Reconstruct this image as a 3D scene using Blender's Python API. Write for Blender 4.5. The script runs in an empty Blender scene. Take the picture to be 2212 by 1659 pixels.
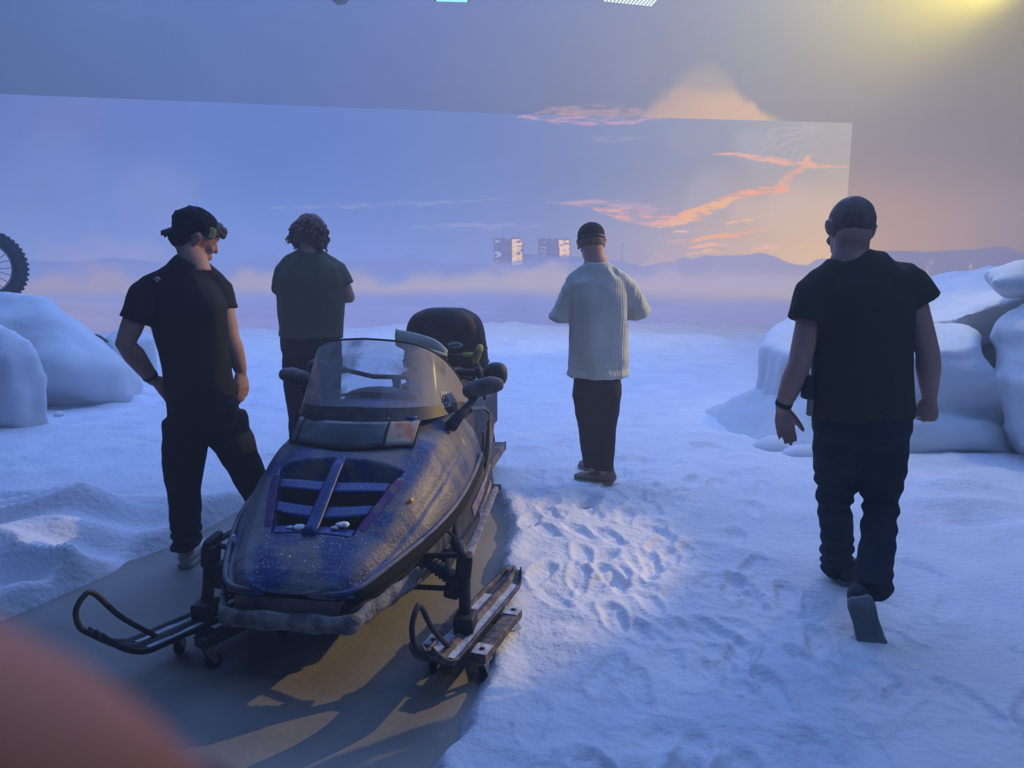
import bpy, bmesh, math, random
import numpy as np
from mathutils import Vector, Matrix, Euler
R = math.radians
random.seed(7); rng = np.random.default_rng(7)
SC = bpy.context.scene; COL = SC.collection
# ------------------------------------------------------------------ camera
F = 1640.0; PITCH = R(8.96); CH = 1.52
cam = bpy.data.cameras.new('camera'); camo = bpy.data.objects.new('camera', cam); COL.objects.link(camo)
camo.location = (0, 0, CH); camo.rotation_euler = (R(90) - PITCH, 0, 0)
cam.sensor_width = 36; cam.lens = F / 2212 * 36; cam.clip_start = .004; cam.clip_end = 200
cam.dof.use_dof = True; cam.dof.focus_distance = 5.2; cam.dof.aperture_fstop = cam.lens / 2.6
SC.camera = camo
# ------------------------------------------------------------------ world, view, lights
w = bpy.data.worlds.new('studio_dark'); SC.world = w; w.use_nodes = True
w.node_tree.nodes['Background'].inputs[0].default_value = (.02, .03, .06, 1)
w.node_tree.nodes['Background'].inputs[1].default_value = .2
SC.view_settings.view_transform = 'Standard'; SC.view_settings.look = 'None'
SC.view_settings.exposure = 0; SC.view_settings.gamma = 1
SC.cycles.use_denoising = True
SC.cycles.max_bounces = 5; SC.cycles.diffuse_bounces = 2; SC.cycles.glossy_bounces = 2; SC.cycles.use_adaptive_sampling = True; SC.cycles.adaptive_threshold = .035; SC.cycles.adaptive_min_samples = 16
SC.cycles.transparent_max_bounces = 12; SC.cycles.volume_bounces = 0; SC.cycles.sample_clamp_indirect = 4

def light(name, kind, loc, target, energy, color, **kw):
    l = bpy.data.lights.new(name, kind); l.energy = energy; l.color = color
    o = bpy.data.objects.new(name, l); COL.objects.link(o); o.location = loc
    d = Vector(target) - Vector(loc); o.rotation_euler = d.to_track_quat('-Z', 'Y').to_euler()
    for k, v in kw.items(): setattr(l, k, v)
    return o
BLUE = (.23, .40, 1.0)
light('sky_panel_light', 'AREA', (-1, 10.8, 6.6), (-1, 10.8, 0), 1350, BLUE, shape='RECTANGLE', size=15, size_y=11)
light('front_sky_panel_light', 'AREA', (2.2, 1.4, 6.6), (1.6, 2.6, 0), 190, (.17, .38, 1.0), shape='RECTANGLE', size=9, size_y=5)
light('warm_stage_light', 'SPOT', (7.0, 6.8, 4.20), (-1.9, 2.95, 0), 2100, (1.0, .68, .28), spot_size=R(18), spot_blend=.3, shadow_soft_size=.04)
light('cool_follow_light', 'SPOT', (4.9, -1.4, 5.4), (1.5, 3.2, 0), 120, (.75, .80, 1.0), spot_size=R(50), spot_blend=.9, shadow_soft_size=.22)
light('warm_beam_light', 'SPOT', (4.42, 6.9, 3.98), (1.5, 14.0, 8.5), 5200, (1.0, .80, .10), spot_size=R(135), spot_blend=1.0, shadow_soft_size=.1)
light('warm_fill_light', 'SPOT', (4.42, 6.8, 3.98), (3.2, 5.6, 0), 120, (1.0, .80, .22), spot_size=R(110), spot_blend=1.0, shadow_soft_size=.15)
light('studio_lamp_light', 'SPOT', (-.95, 12, 5.0), (-1.0, 13.2, 0), 60, (.4, .75, 1.0), spot_size=R(60), spot_blend=.8, shadow_soft_size=.2)
light('studio_lamp_light', 'SPOT', (1.85, 12, 5.0), (1.9, 13.2, 0), 80, (.7, .85, 1.0), spot_size=R(60), spot_blend=.8, shadow_soft_size=.2)
light('studio_lamp_light', 'SPOT', (-4.4, 12, 5.05), (-4.6, 13.2, 0), 60, (.45, .75, 1.0), spot_size=R(60), spot_blend=.8, shadow_soft_size=.2)

# ------------------------------------------------------------------ helpers
def at(px, py, Y):
    "point of the place at distance Y along the stage"
    a = (px - 1106) / F; b = (829.5 - py) / F
    dy = math.cos(PITCH) + b * math.sin(PITCH); dz = -math.sin(PITCH) + b * math.cos(PITCH)
    t = Y / dy
    return Vector((a * t, Y, CH + dz * t))
def gp(px, py, z=0):
    a = (px - 1106) / F; b = (829.5 - py) / F
    dy = math.cos(PITCH) + b * math.sin(PITCH); dz = -math.sin(PITCH) + b * math.cos(PITCH)
    t = (z - CH) / dz
    return Vector((a * t, dy * t, z))
_perm = rng.permutation(512).astype(np.int64); _perm = np.concatenate([_perm, _perm, _perm])
_val = rng.random(512)
def vnoise(p):
    p = np.asarray(p, float); i = np.floor(p).astype(np.int64); f = p - i; f = f * f * (3 - 2 * f); i &= 511
    x, y, z = i[..., 0], i[..., 1], i[..., 2]; fx, fy, fz = f[..., 0], f[..., 1], f[..., 2]
    def h(a, b, c): return _val[_perm[_perm[_perm[a & 511] + (b & 511)] + (c & 511)] & 511]
    def L(a, b, t): return a + (b - a) * t
    r0 = L(L(h(x, y, z), h(x + 1, y, z), fx), L(h(x, y + 1, z), h(x + 1, y + 1, z), fx), fy)
    r1 = L(L(h(x, y, z + 1), h(x + 1, y, z + 1), fx), L(h(x, y + 1, z + 1), h(x + 1, y + 1, z + 1), fx), fy)
    return L(r0, r1, fz) * 2 - 1
def fbm(p, o=4, g=.5):
    p = np.asarray(p, float); s = 0; a = 1; t = 0
    for k in range(o): s = s + a * vnoise(p * 2 ** k + 17.3 * k); t += a; a *= g
    return s / t
def sst(a, b, x):
    t = np.clip((x - a) / (b - a), 0, 1); return t * t * (3 - 2 * t)
def lin(c):
    c = np.asarray(c, float) / 255.; return np.where(c <= .04045, c / 12.92, ((c + .055) / 1.055) ** 2.4)

class MB:
    def __init__(s): s.v = []; s.f = []
    def add(s, vs, fs):
        b = len(s.v); s.v += [tuple(v) for v in vs]; s.f += [tuple(b + i for i in f) for f in fs]; return s
    def box(s, c, d, rot=None, bev=0.0):
        c = Vector(c); M = Euler(rot).to_matrix() if rot is not None and not isinstance(rot, Matrix) else (rot or Matrix.Identity(3))
        hx, hy, hz = d[0] / 2, d[1] / 2, d[2] / 2; b = min(bev, hx * .9, hy * .9, hz * .9)
        if b <= 0:
            vs = [c + M @ Vector((x * hx, y * hy, z * hz)) for z in (-1, 1) for y in (-1, 1) for x in (-1, 1)]
            return s.add(vs, [(0, 2, 3, 1), (4, 5, 7, 6), (0, 1, 5, 4), (1, 3, 7, 5), (3, 2, 6, 7), (2, 0, 4, 6)])
        bm = bmesh.new(); bmesh.ops.create_cube(bm, size=1)
        for v in bm.verts: v.co = Vector((v.co.x * d[0], v.co.y * d[1], v.co.z * d[2]))
        bmesh.ops.bevel(bm, geom=bm.edges[:], offset=b, segments=3, profile=.6, affect='EDGES')
        bm.verts.ensure_lookup_table(); vs = [c + M @ v.co for v in bm.verts]; fs = [[v.index for v in f.verts] for f in bm.faces]
        bm.free(); return s.add(vs, fs)
    def ell(s, c, r, rot=None, n=20, m=14, pw=1.0):
        c = Vector(c); M = Euler(rot).to_matrix() if rot is not None and not isinstance(rot, Matrix) else (rot or Matrix.Identity(3))
        def sp(x): return math.copysign(abs(x) ** pw, x)
        vs = [c + M @ Vector((0, 0, -r[2]))]; fs = []
        for j in range(1, m):
            ph = -math.pi / 2 + math.pi * j / m
            for i in range(n):
                th = 2 * math.pi * i / n
                vs.append(c + M @ Vector((r[0] * sp(math.cos(ph)) * sp(math.cos(th)), r[1] * sp(math.cos(ph)) * sp(math.sin(th)), r[2] * sp(math.sin(ph)))))
        vs.append(c + M @ Vector((0, 0, r[2]))); T = len(vs) - 1
        for i in range(n):
            k = (i + 1) % n; fs.append((0, 1 + k, 1 + i)); fs.append((T, 1 + (m - 2) * n + i, 1 + (m - 2) * n + k))
            for j in range(m - 2): fs.append((1 + j * n + i, 1 + j * n + k, 1 + (j + 1) * n + k, 1 + (j + 1) * n + i))
        return s.add(vs, fs)
    def tube(s, path, rad, n=12, up=None, cap=True, round_=False):
        P = [Vector(p) for p in path]; N = len(P)
        if not isinstance(rad, list): rad = [rad] * N
        rad = [(r, r) if not isinstance(r, (list, tuple)) else r for r in rad]
        if round_:
            a = (P[0] - P[1]).normalized(); b = (P[-1] - P[-2]).normalized(); r0 = rad[0]; r1 = rad[-1]
            m0 = min(r0); m1 = min(r1)
            P = [P[0] + a * m0 * .95, P[0] + a * m0 * .7] + P + [P[-1] + b * m1 * .7, P[-1] + b * m1 * .95]
            rad = [(r0[0] * .3, r0[1] * .3), (r0[0] * .72, r0[1] * .72)] + rad + [(r1[0] * .72, r1[1] * .72), (r1[0] * .3, r1[1] * .3)]; N = len(P)
        T = []
        for i in range(N):
            a = P[max(i - 1, 0)]; b = P[min(i + 1, N - 1)]; d = (b - a); T.append(d.normalized() if d.length > 1e-9 else Vector((0, 0, 1)))
        u = Vector(up) if up is not None else (Vector((0, 0, 1)) if abs(T[0].z) < .9 else Vector((0, 1, 0)))
        vs = []; fs = []
        for i in range(N):
            x = u.cross(T[i]) if up is not None else u - T[i] * u.dot(T[i])
            if up is not None:
                x.normalize(); y = T[i].cross(x)
            else:
                y = x.normalized(); u = y; x = y.cross(T[i]); 
            for k in range(n):
                t = 2 * math.pi * k / n
                vs.append(P[i] + x * math.cos(t) * rad[i][0] + y * math.sin(t) * rad[i][1])
        for i in range(N - 1):
            for k in range(n):
                l = (k + 1) % n; fs.append((i * n + k, i * n + l, (i + 1) * n + l, (i + 1) * n + k))
        if cap: fs.append(tuple(range(n))[::-1]); fs.append(tuple((N - 1) * n + k for k in range(n)))
        return s.add(vs, fs)
    def grid(s, fn, us, vs_, thick=0):
        nu, nv = len(us), len(vs_); pts = [Vector(fn(u, v)) for v in vs_ for u in us]
        fs = [(j * nu + i, j * nu + i + 1, (j + 1) * nu + i + 1, (j + 1) * nu + i) for j in range(nv - 1) for i in range(nu - 1)]
        return s.add(pts, fs)
    def prism(s, outline, z0, z1, M=None):
        n = len(outline); M = M or (lambda v: v)
        vs = [M(Vector((x, y, z0))) for x, y in outline] + [M(Vector((x, y, z1))) for x, y in outline]
        fs = [tuple(range(n))[::-1], tuple(range(n, 2 * n))] + [(i, (i + 1) % n, n + (i + 1) % n, n + i) for i in range(n)]
        return s.add(vs, fs)
    def ring(s, c, Ra, ra, axis, n=40, m=10, sq=1.0):
        c = Vector(c); ax = Vector(axis).normalized(); q = ax.to_track_quat('Z', 'Y'); vs = []; fs = []
        for i in range(n):
            t = 2 * math.pi * i / n
            for k in range(m):
                p = 2 * math.pi * k / m; rr = Ra + ra * math.cos(p)
                vs.append(c + q @ Vector((rr * math.cos(t), rr * math.sin(t), ra * sq * math.sin(p))))
        for i in range(n):
            for k in range(m): fs.append((i * m + k, ((i + 1) % n) * m + k, ((i + 1) % n) * m + (k + 1) % m, i * m + (k + 1) % m))
        return s.add(vs, fs)
    def cyl(s, a, b, r, n=16): return s.tube([a, b], r, n)
    def build(s, name, mat, parent=None, smooth=True, fixn=True, world=True, solid=0, bev=0, sub=0):
        me = bpy.data.meshes.new(name); me.from_pydata(s.v, [], s.f)
        if fixn:
            bm = bmesh.new(); bm.from_mesh(me); bmesh.ops.recalc_face_normals(bm, faces=bm.faces); bm.to_mesh(me); bm.free()
        return link(name, me, mat, parent, smooth, solid, bev, sub)
def link(name, me, mat, parent=None, smooth=True, solid=0, bev=0, sub=0):
    o = bpy.data.objects.new(name, me); COL.objects.link(o)
    if mat is not None and not me.materials: me.materials.append(mat)
    if smooth:
        me.polygons.foreach_set('use_smooth', [True] * len(me.polygons))
        if smooth == 'a':
            try: me.set_sharp_from_angle(angle=R(38))
            except Exception: pass
    if parent is not None:
        o.parent = parent
        if WORLDCO[0]: o.matrix_parent_inverse = parent.matrix_basis.inverted()
    if solid: m = o.modifiers.new('s', 'SOLIDIFY'); m.thickness = solid; m.offset = 0
    if bev: m = o.modifiers.new('b', 'BEVEL'); m.width = bev; m.segments = 2
    if sub: m = o.modifiers.new('u', 'SUBSURF'); m.levels = sub; m.render_levels = sub
    return o
WORLDCO = [True]      # parts are modelled in world metres unless a root is turned (then local metres)
def empty(name, loc, label=None, cat=None, group=None, rz=0):
    o = bpy.data.objects.new(name, None); COL.objects.link(o); o.location = loc; o.rotation_euler = (0, 0, rz); o.empty_display_size = .1
    if label: tag(o, label, cat, group)
    return o
def tag(o, label, cat, group=None, kind=None):
    o['label'] = label; o['category'] = cat
    if group: o['group'] = group
    if kind: o['kind'] = kind
    return o
def structure(o): o['kind'] = 'structure'; return o

def mat(name, c, rough=.6, c2=None, scale=8, mix=(.4, .6), bump=0, bscale=60, metal=0, spec=.5, detail=6, c3=None, s3=30, m3=(.6, .7), sss=0, coat=0, stretch=None, sheen=0, bdist=.01):
    m = bpy.data.materials.new(name); m.use_nodes = True; nt = m.node_tree; b = nt.nodes['Principled BSDF']
    b.inputs['Roughness'].default_value = rough; b.inputs['Metallic'].default_value = metal; b.inputs['Specular IOR Level'].default_value = spec
    b.inputs['Base Color'].default_value = (*c, 1)
    if sheen: b.inputs['Sheen Weight'].default_value = sheen
    if coat: b.inputs['Coat Weight'].default_value = coat
    if sss: b.inputs['Subsurface Weight'].default_value = sss; b.inputs['Subsurface Scale'].default_value = .01
    tc = nt.nodes.new('ShaderNodeTexCoord'); src = tc.outputs['Object']
    if stretch:
        mp = nt.nodes.new('ShaderNodeMapping'); mp.inputs['Scale'].default_value = stretch; nt.links.new(src, mp.inputs[0]); src = mp.outputs[0]
    last = None
    def noise(sc, det, lo, hi):
        n = nt.nodes.new('ShaderNodeTexNoise'); n.inputs['Scale'].default_value = sc; n.inputs['Detail'].default_value = det; nt.links.new(src, n.inputs['Vector'])
        r = nt.nodes.new('ShaderNodeMapRange'); r.inputs[1].default_value = lo; r.inputs[2].default_value = hi; nt.links.new(n.outputs['Fac'], r.inputs[0]); return r.outputs[0]
    def mixc(f, a, bb):
        x = nt.nodes.new('ShaderNodeMix'); x.data_type = 'RGBA'; nt.links.new(f, x.inputs[0])
        if isinstance(a, tuple): x.inputs[6].default_value = (*a, 1)
        else: nt.links.new(a, x.inputs[6])
        x.inputs[7].default_value = (*bb, 1); return x.outputs[2]
    if c2 is not None: last = mixc(noise(scale, detail, *mix), c, c2)
    if c3 is not None: last = mixc(noise(s3, 4, *m3), last if last is not None else c, c3)
    if last is not None: nt.links.new(last, b.inputs['Base Color'])
    if bump:
        n = nt.nodes.new('ShaderNodeTexNoise'); n.inputs['Scale'].default_value = bscale; n.inputs['Detail'].default_value = 5; nt.links.new(src, n.inputs['Vector'])
        bp = nt.nodes.new('ShaderNodeBump'); bp.inputs['Strength'].default_value = bump; bp.inputs['Distance'].default_value = bdist
        nt.links.new(n.outputs['Fac'], bp.inputs['Height']); nt.links.new(bp.outputs[0], b.inputs['Normal'])
    return m
def emis(name, c, s=1):
    m = bpy.data.materials.new(name); m.use_nodes = True; nt = m.node_tree; b = nt.nodes['Principled BSDF']
    b.inputs['Base Color'].default_value = (0, 0, 0, 1); b.inputs['Emission Color'].default_value = (*c, 1); b.inputs['Emission Strength'].default_value = s; return m

SNOW = mat('snow', (.80, .83, .88), .75, c2=(.70, .74, .82), scale=3, mix=(.35, .7), bump=.7, bscale=26, bdist=.02, spec=.3, detail=8)
ICE = mat('carved_snow', (.70, .74, .78), .7, c2=(.60, .66, .70), scale=1.6, mix=(.35, .7), bump=.25, bscale=25, spec=.35)
CLOTH = mat('floor_cloth', (.34, .33, .30), .85, c2=(.27, .26, .24), scale=2.2, mix=(.3, .7), bump=.25, bscale=25)
DARK = mat('studio_black', (.02, .022, .028), .9)
BLACKM = mat('black_metal', (.018, .018, .02), .5, c2=(.05, .045, .045), scale=30, mix=(.5, .7), bump=.3, bscale=80)
RUSTM = mat('worn_metal', (.06, .05, .05), .6, c2=(.22, .17, .16), scale=25, mix=(.45, .65), bump=.5, bscale=70)
ZINC = mat('zinc', (.55, .57, .6), .3, metal=1)
RUBBER = mat('rubber', (.02, .02, .022), .7, bump=.2, bscale=120)
SKIN = mat('skin', (.54, .31, .24), .6, c2=(.46, .25, .19), scale=12, mix=(.3, .7), bump=.12, bscale=200)

# ------------------------------------------------------------------ room shell
def slab(name, a, b, m):
    c = [(a[i] + b[i]) / 2 for i in range(3)]; d = [abs(a[i] - b[i]) for i in range(3)]
    return structure(MB().box(c, d).build(name, m, smooth=False))
slab('floor', (-20, -6, -.25), (20, 28, 0), CLOTH)
slab('ceiling', (-20, -6, 11.0), (20, 28, 11.2), DARK)
slab('wall_left', (-20.2, -6, -.25), (-20, 28, 11.2), DARK)
slab('wall_right', (20, -6, -.25), (20.2, 28, 11.2), DARK)
slab('wall_back', (-20, 28, -.25), (20, 28.2, 11.2), DARK)
slab('wall_front', (-20, -6.2, -.25), (20, -6, 11.2), DARK)

# ------------------------------------------------------------------ the picture shown on the screens (plate coordinates)
def interp(pts, x, y, sx=230., sy=110.):
    P = np.array([p[:2] for p in pts], float); C = np.array([p[2:] for p in pts], float)
    num = 0; den = 0
    for (a, b), c in zip(P, C):
        d2 = ((x - a) / sx) ** 2 + ((y - b) / sy) ** 2; wt = np.exp(-d2 * 1.1) + 1e-4 / (1 + d2) ** 2
        num = num + wt[:, None] * c; den = den + wt
    return num / den[:, None]
SKYPTS = [(-500, 220, 92, 116, 186), (-500, 480, 130, 150, 215), (0, 230, 97, 118, 184), (0, 380, 112, 134, 200), (0, 500, 135, 155, 218), (150, 300, 112, 128, 190),
    (300, 260, 92, 116, 182), (300, 420, 112, 138, 205), (300, 530, 132, 155, 225), (600, 260, 84, 112, 184), (600, 400, 95, 126, 198), (600, 540, 125, 150, 226),
    (900, 270, 92, 116, 180), (900, 400, 98, 126, 192), (900, 540, 132, 152, 222), (1150, 290, 104, 122, 176), (1150, 400, 106, 126, 182), (1150, 500, 132, 146, 205),
    (1400, 290, 118, 128, 166), (1400, 380, 116, 126, 165), (1400, 500, 150, 155, 195), (1400, 560, 178, 166, 190), (1600, 300, 128, 132, 158), (1600, 370, 122, 128, 160), (1600, 440, 180, 160, 160), (1600, 520, 226, 186, 168),
    (1750, 300, 160, 160, 162), (1820, 300, 196, 182, 160), (1800, 420, 236, 198, 158), (1700, 480, 240, 196, 160), (1750, 510, 252, 208, 152), (1800, 560, 255, 214, 142), (1880, 540, 250, 205, 150), (2100, 500, 205, 175, 170)]
def polyd(x, y, pts, soft=1.0):
    "distance to a polyline and position along it"
    best = np.full(x.shape, 1e9); tt = np.zeros(x.shape); L = 0; tot = sum(math.hypot(pts[i + 1][0] - pts[i][0], pts[i + 1][1] - pts[i][1]) for i in range(len(pts) - 1))
    for i in range(len(pts) - 1):
        ax, ay = pts[i]; bx, by = pts[i + 1]; dx, dy = bx - ax, by - ay; l2 = dx * dx + dy * dy
        t = np.clip(((x - ax) * dx + (y - ay) * dy) / l2, 0, 1); d = np.hypot(x - ax - t * dx, y - ay - t * dy)
        m = d < best; best = np.where(m, d, best); tt = np.where(m, (L + t * math.sqrt(l2)) / tot, tt); L += math.sqrt(l2)
    return best, tt
def over(c, rgb, a): return c + (np.asarray(rgb, float) - c) * a[:, None]
def N3(x, y, s, z=0., o=4): return fbm(np.stack([x / s, y / s, np.full(x.shape, z)], -1), o)
def streak(c, x, y, pts, wd, rgb, a=1., taper=True, warp=9, ws=38, seed=0.):
    xx = x + warp * N3(x, y * 2, ws, seed); yy = y + warp * .8 * N3(x, y * 2, ws, seed + 9)
    d, t = polyd(xx, yy, pts); wdt = wd * (np.interp(t, [0, .15, .6, 1], [.15, .8, 1, .15]) if taper else 1)
    k = N3(x, y * 4, 26, seed + 3) + .7 * N3(x * .6 + y * .3, y * 5, 10, seed + 5, 3)
    m = np.clip(1.25 - (d / np.maximum(wdt, .5)) ** 2, 0, 1) * np.clip(.85 + 1.5 * k, 0, 1.2)
    return over(c, rgb, np.clip(m * a, 0, 1))
def ridge(c, x, y, prof, rgb, base, fade=60, a=1., jag=2.0, seed=0., soft=1.6):
    X = [p[0] for p in prof]; Yp = [p[1] for p in prof]
    top = np.interp(x, X, Yp) + jag * N3(x, x * 0, 14, seed, 3)
    m = sst(-soft, soft, y - top) * (1 - sst(base - fade, base, y)) * a * ((x > X[0] - 3) & (x < X[-1] + 3))
    return over(c, rgb, m)
def puff(c, x, y, cx, cy, rx, ry, rgb, a, n=.5, s=50, seed=0.):
    k = N3(x, y, s, seed); d = np.hypot((x - cx) / rx, (y - cy) / ry) + n * k
    return over(c, rgb, a * (1 - sst(.35, 1.1, d)))
def plate_front(x, y):
    c = interp(SKYPTS, x, y)
    c = c + (3.5 * N3(x, y * 2.2, 210, 1, 4) + 1.5 * N3(x, y, 22, 2, 3))[:, None]
    # pale haze puffs drifting on the picture
    c = puff(c, x, y, 140, 260, 90, 80, (118, 124, 182), .5); c = puff(c, x, y, 330, 420, 110, 90, (138, 148, 206), .45, seed=4)
    c = puff(c, x, y, 110, 380, 110, 120, (122, 138, 200), .4, seed=5); c = puff(c, x, y, 230, 560, 190, 60, (160, 160, 208), .6, seed=6)
    c = puff(c, x, y, 1525, 415, 60, 60, (176, 168, 178), .6, seed=7); c = puff(c, x, y, 1500, 300, 60, 50, (150, 150, 165), .35, seed=8)
    c = puff(c, x, y, 1640, 330, 55, 70, (176, 168, 176), .6, seed=9); c = puff(c, x, y, 1700, 450, 130, 60, (228, 196, 170), .45, seed=10)
    for i in range(7):
        yy = 290 + i * 11; c = streak(c, x, y, [(1620 + i * 14, yy + 40), (1680 + i * 10, yy - 10), (1790, yy - 18)], 5, (190, 180, 178), .5, seed=20 + i, warp=16)
    c = streak(c, x, y, [(560, 452), (900, 440), (1120, 430)], 6, (150, 158, 206), .5, seed=31); c = streak(c, x, y, [(880, 492), (1000, 488), (1200, 490)], 7, (156, 162, 208), .5, seed=32)
    # lit clouds
    OR = (255, 172, 128); PK = (240, 168, 165)
    c = streak(c, x, y, [(1120, 252), (1220, 258), (1330, 262), (1440, 256)], 9, (200, 150, 170), .85, seed=40, warp=14)
    c = streak(c, x, y, [(1260, 300), (1350, 302), (1400, 296)], 6, (160, 150, 182), .6, seed=41)
    c = streak(c, x, y, [(1545, 335), (1620, 338), (1700, 350), (1755, 358), (1838, 356)], 8, (246, 176, 148), .9, seed=42)
    c = streak(c, x, y, [(1720, 350), (1755, 356), (1740, 345), (1770, 322)], 7, (250, 178, 140), .8, seed=43)
    c = streak(c, x, y, [(1745, 362), (1700, 382), (1685, 392), (1696, 406)], 7, (255, 176, 128), .95, seed=44, warp=6)
    c = streak(c, x, y, [(1696, 406), (1640, 412), (1590, 425), (1540, 442), (1500, 458), (1470, 470)], 9, OR, 1.1, False, seed=45, warp=7)
    c = streak(c, x, y, [(1590, 425), (1550, 444), (1510, 462), (1450, 478), (1405, 482)], 15, (255, 186, 128), 1.05, True, seed=46, warp=9)
    c = streak(c, x, y, [(1470, 472), (1420, 480), (1380, 470), (1330, 456), (1280, 448)], 17, (240, 172, 160), .85, seed=47, warp=12)
    c = streak(c, x, y, [(1440, 452), (1380, 448), (1320, 442), (1250, 440), (1180, 436)], 10, (205, 165, 180), .7, seed=48, warp=12)
    c = streak(c, x, y, [(1500, 476), (1430, 488), (1390, 486)], 5, (255, 190, 140), .9, seed=49, warp=4)
    c = streak(c, x, y, [(1566, 484), (1600, 478), (1630, 474)], 5, (255, 196, 140), 1, seed=50, warp=3); c = streak(c, x, y, [(1454, 502), (1475, 500), (1490, 501)], 4, (255, 196, 150), 1, seed=51, warp=3)
    c = streak(c, x, y, [(1440, 520), (1490, 522), (1540, 512), (1600, 506), (1640, 498), (1690, 488)], 6, (255, 180, 130), 1.1, seed=52, warp=5)
    c = streak(c, x, y, [(1478, 534), (1510, 530), (1530, 532)], 4, (255, 188, 150), .9, seed=53, warp=4); c = streak(c, x, y, [(1494, 538), (1530, 528), (1575, 530)], 4, (255, 188, 145), .9, seed=54, warp=4)
    c = streak(c, x, y, [(1480, 550), (1530, 542), (1560, 544)], 5, (255, 190, 150), .8, seed=55, warp=4); c = streak(c, x, y, [(1620, 542), (1660, 532), (1690, 534)], 8, (250, 190, 165), .8, seed=56, warp=5)
    # towers on the horizon
    for (x0, x1, y0, y1, xl0, xl1) in ((1067, 1130, 514, 572, 1106, 1128), (1163, 1232, 516, 560, 1208, 1230)):
        wob = 3.5 * N3(x * .2, y, 3.2, 61, 2)
        b = ((x > x0 + wob) & (x < x1 + wob) & (y > y0 + 3 * N3(x, y * 0, 3, 62, 1)) & (y < y1)).astype(float)
        k = N3(x * .6, y * 2.5, 8, 63, 3); base = np.stack([112 + 16 * k, 112 + 16 * k, 160 + 14 * k], -1)
        c = c + (base - c) * (b * .8)[:, None]
        lit = ((x > xl0) & (x < xl1 + 2 * wob * .3) & (y > y0 + 3) & (y < y1)).astype(float) * sst(-.55, -.25, N3(x * .5, y * 2.2, 5, 64, 2))
        c = over(c, (255, 214, 178), lit * .95)
        lit2 = ((x > x0 + 3) & (x < x0 + 16) & (y > y0 + 6) & (y < y1)).astype(float) * sst(.2, .35, N3(x * .4, y * 2, 5, 65, 2)); c = over(c, (190, 196, 226), lit2 * .8)
    c = over(c, (118, 124, 180), (((x > 1128) & (x < 1270) & (y > 548 + (x - 1128) * .05) & (y < 566)).astype(float)) * .7)
    c = over(c, (150, 140, 175), (((np.abs(x - 1343.5) < 1.8) & (y > 523) & (y < 566)).astype(float)) * .75)
    # hills: far to near
    c = ridge(c, x, y, [(-600, 560), (-300, 548), (0, 562), (160, 566), (240, 556), (330, 566), (480, 572), (540, 560), (575, 543), (590, 548), (620, 566), (700, 568), (768, 560), (790, 556), (800, 566), (860, 562), (880, 546), (900, 550), (935, 562), (975, 572), (1010, 570), (1060, 574)], (126, 142, 210), 625, 60, .75, 3, 70)
    c = ridge(c, x, y, [(1380, 575), (1405, 556), (1417, 536), (1425, 546), (1460, 548), (1490, 560), (1520, 570)], (196, 172, 184), 620, 50, .6, 2, 71)
    c = ridge(c, x, y, [(740, 572), (800, 566), (860, 562), (890, 560), (980, 573), (1100, 566), (1170, 552), (1215, 556), (1290, 558), (1340, 564), (1390, 575), (1450, 565)], (130, 142, 208), 625, 55, .6, 2, 72)
    c = ridge(c, x, y, [(1340, 595), (1380, 582), (1410, 572), (1448, 576), (1460, 562), (1480, 556), (1500, 560), (1520, 552), (1560, 552), (1600, 552), (1640, 546), (1665, 550), (1690, 562), (1720, 572), (1745, 573), (1760, 562), (1780, 558), (1800, 562), (1850, 570), (2100, 560)], (150, 152, 200), 650, 70, .85, 1.6, 73)
    # fog over the plain
    k = N3(x, y * 2.5, 120, 80, 4); k2 = N3(x, y * 1.2, 60, 84, 4); fog = sst(570, 612, y + 16 * k + 34 * k2) * (1 - sst(618, 655, y + 6 * k))
    fc = interp([(-300, 600, 176, 164, 190), (60, 640, 176, 160, 186), (300, 620, 172, 162, 190), (600, 605, 182, 168, 188), (900, 610, 186, 172, 190), (1200, 600, 188, 174, 192), (1500, 610, 188, 176, 200), (1750, 610, 180, 176, 208), (2100, 620, 170, 170, 205)], x, y)
    c = c + (fc - c) * (fog * .88)[:, None]
    # the plain itself
    pl = sst(618, 668, y + 8 * N3(x, y * 3, 150, 81, 3)); pc = interp([(-300, 680, 136, 140, 196), (100, 670, 158, 156, 204), (500, 670, 140, 150, 216), (900, 665, 134, 148, 220), (1200, 665, 130, 144, 214), (1500, 660, 156, 158, 208), (1700, 680, 142, 146, 206), (900, 710, 142, 152, 216), (1500, 710, 148, 154, 216)], x, y)
    pc = pc + (9 * N3(x * .35, y * 3.2, 26, 82, 4))[:, None]
    c = c + (pc - c) * pl[:, None]
    return c
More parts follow.
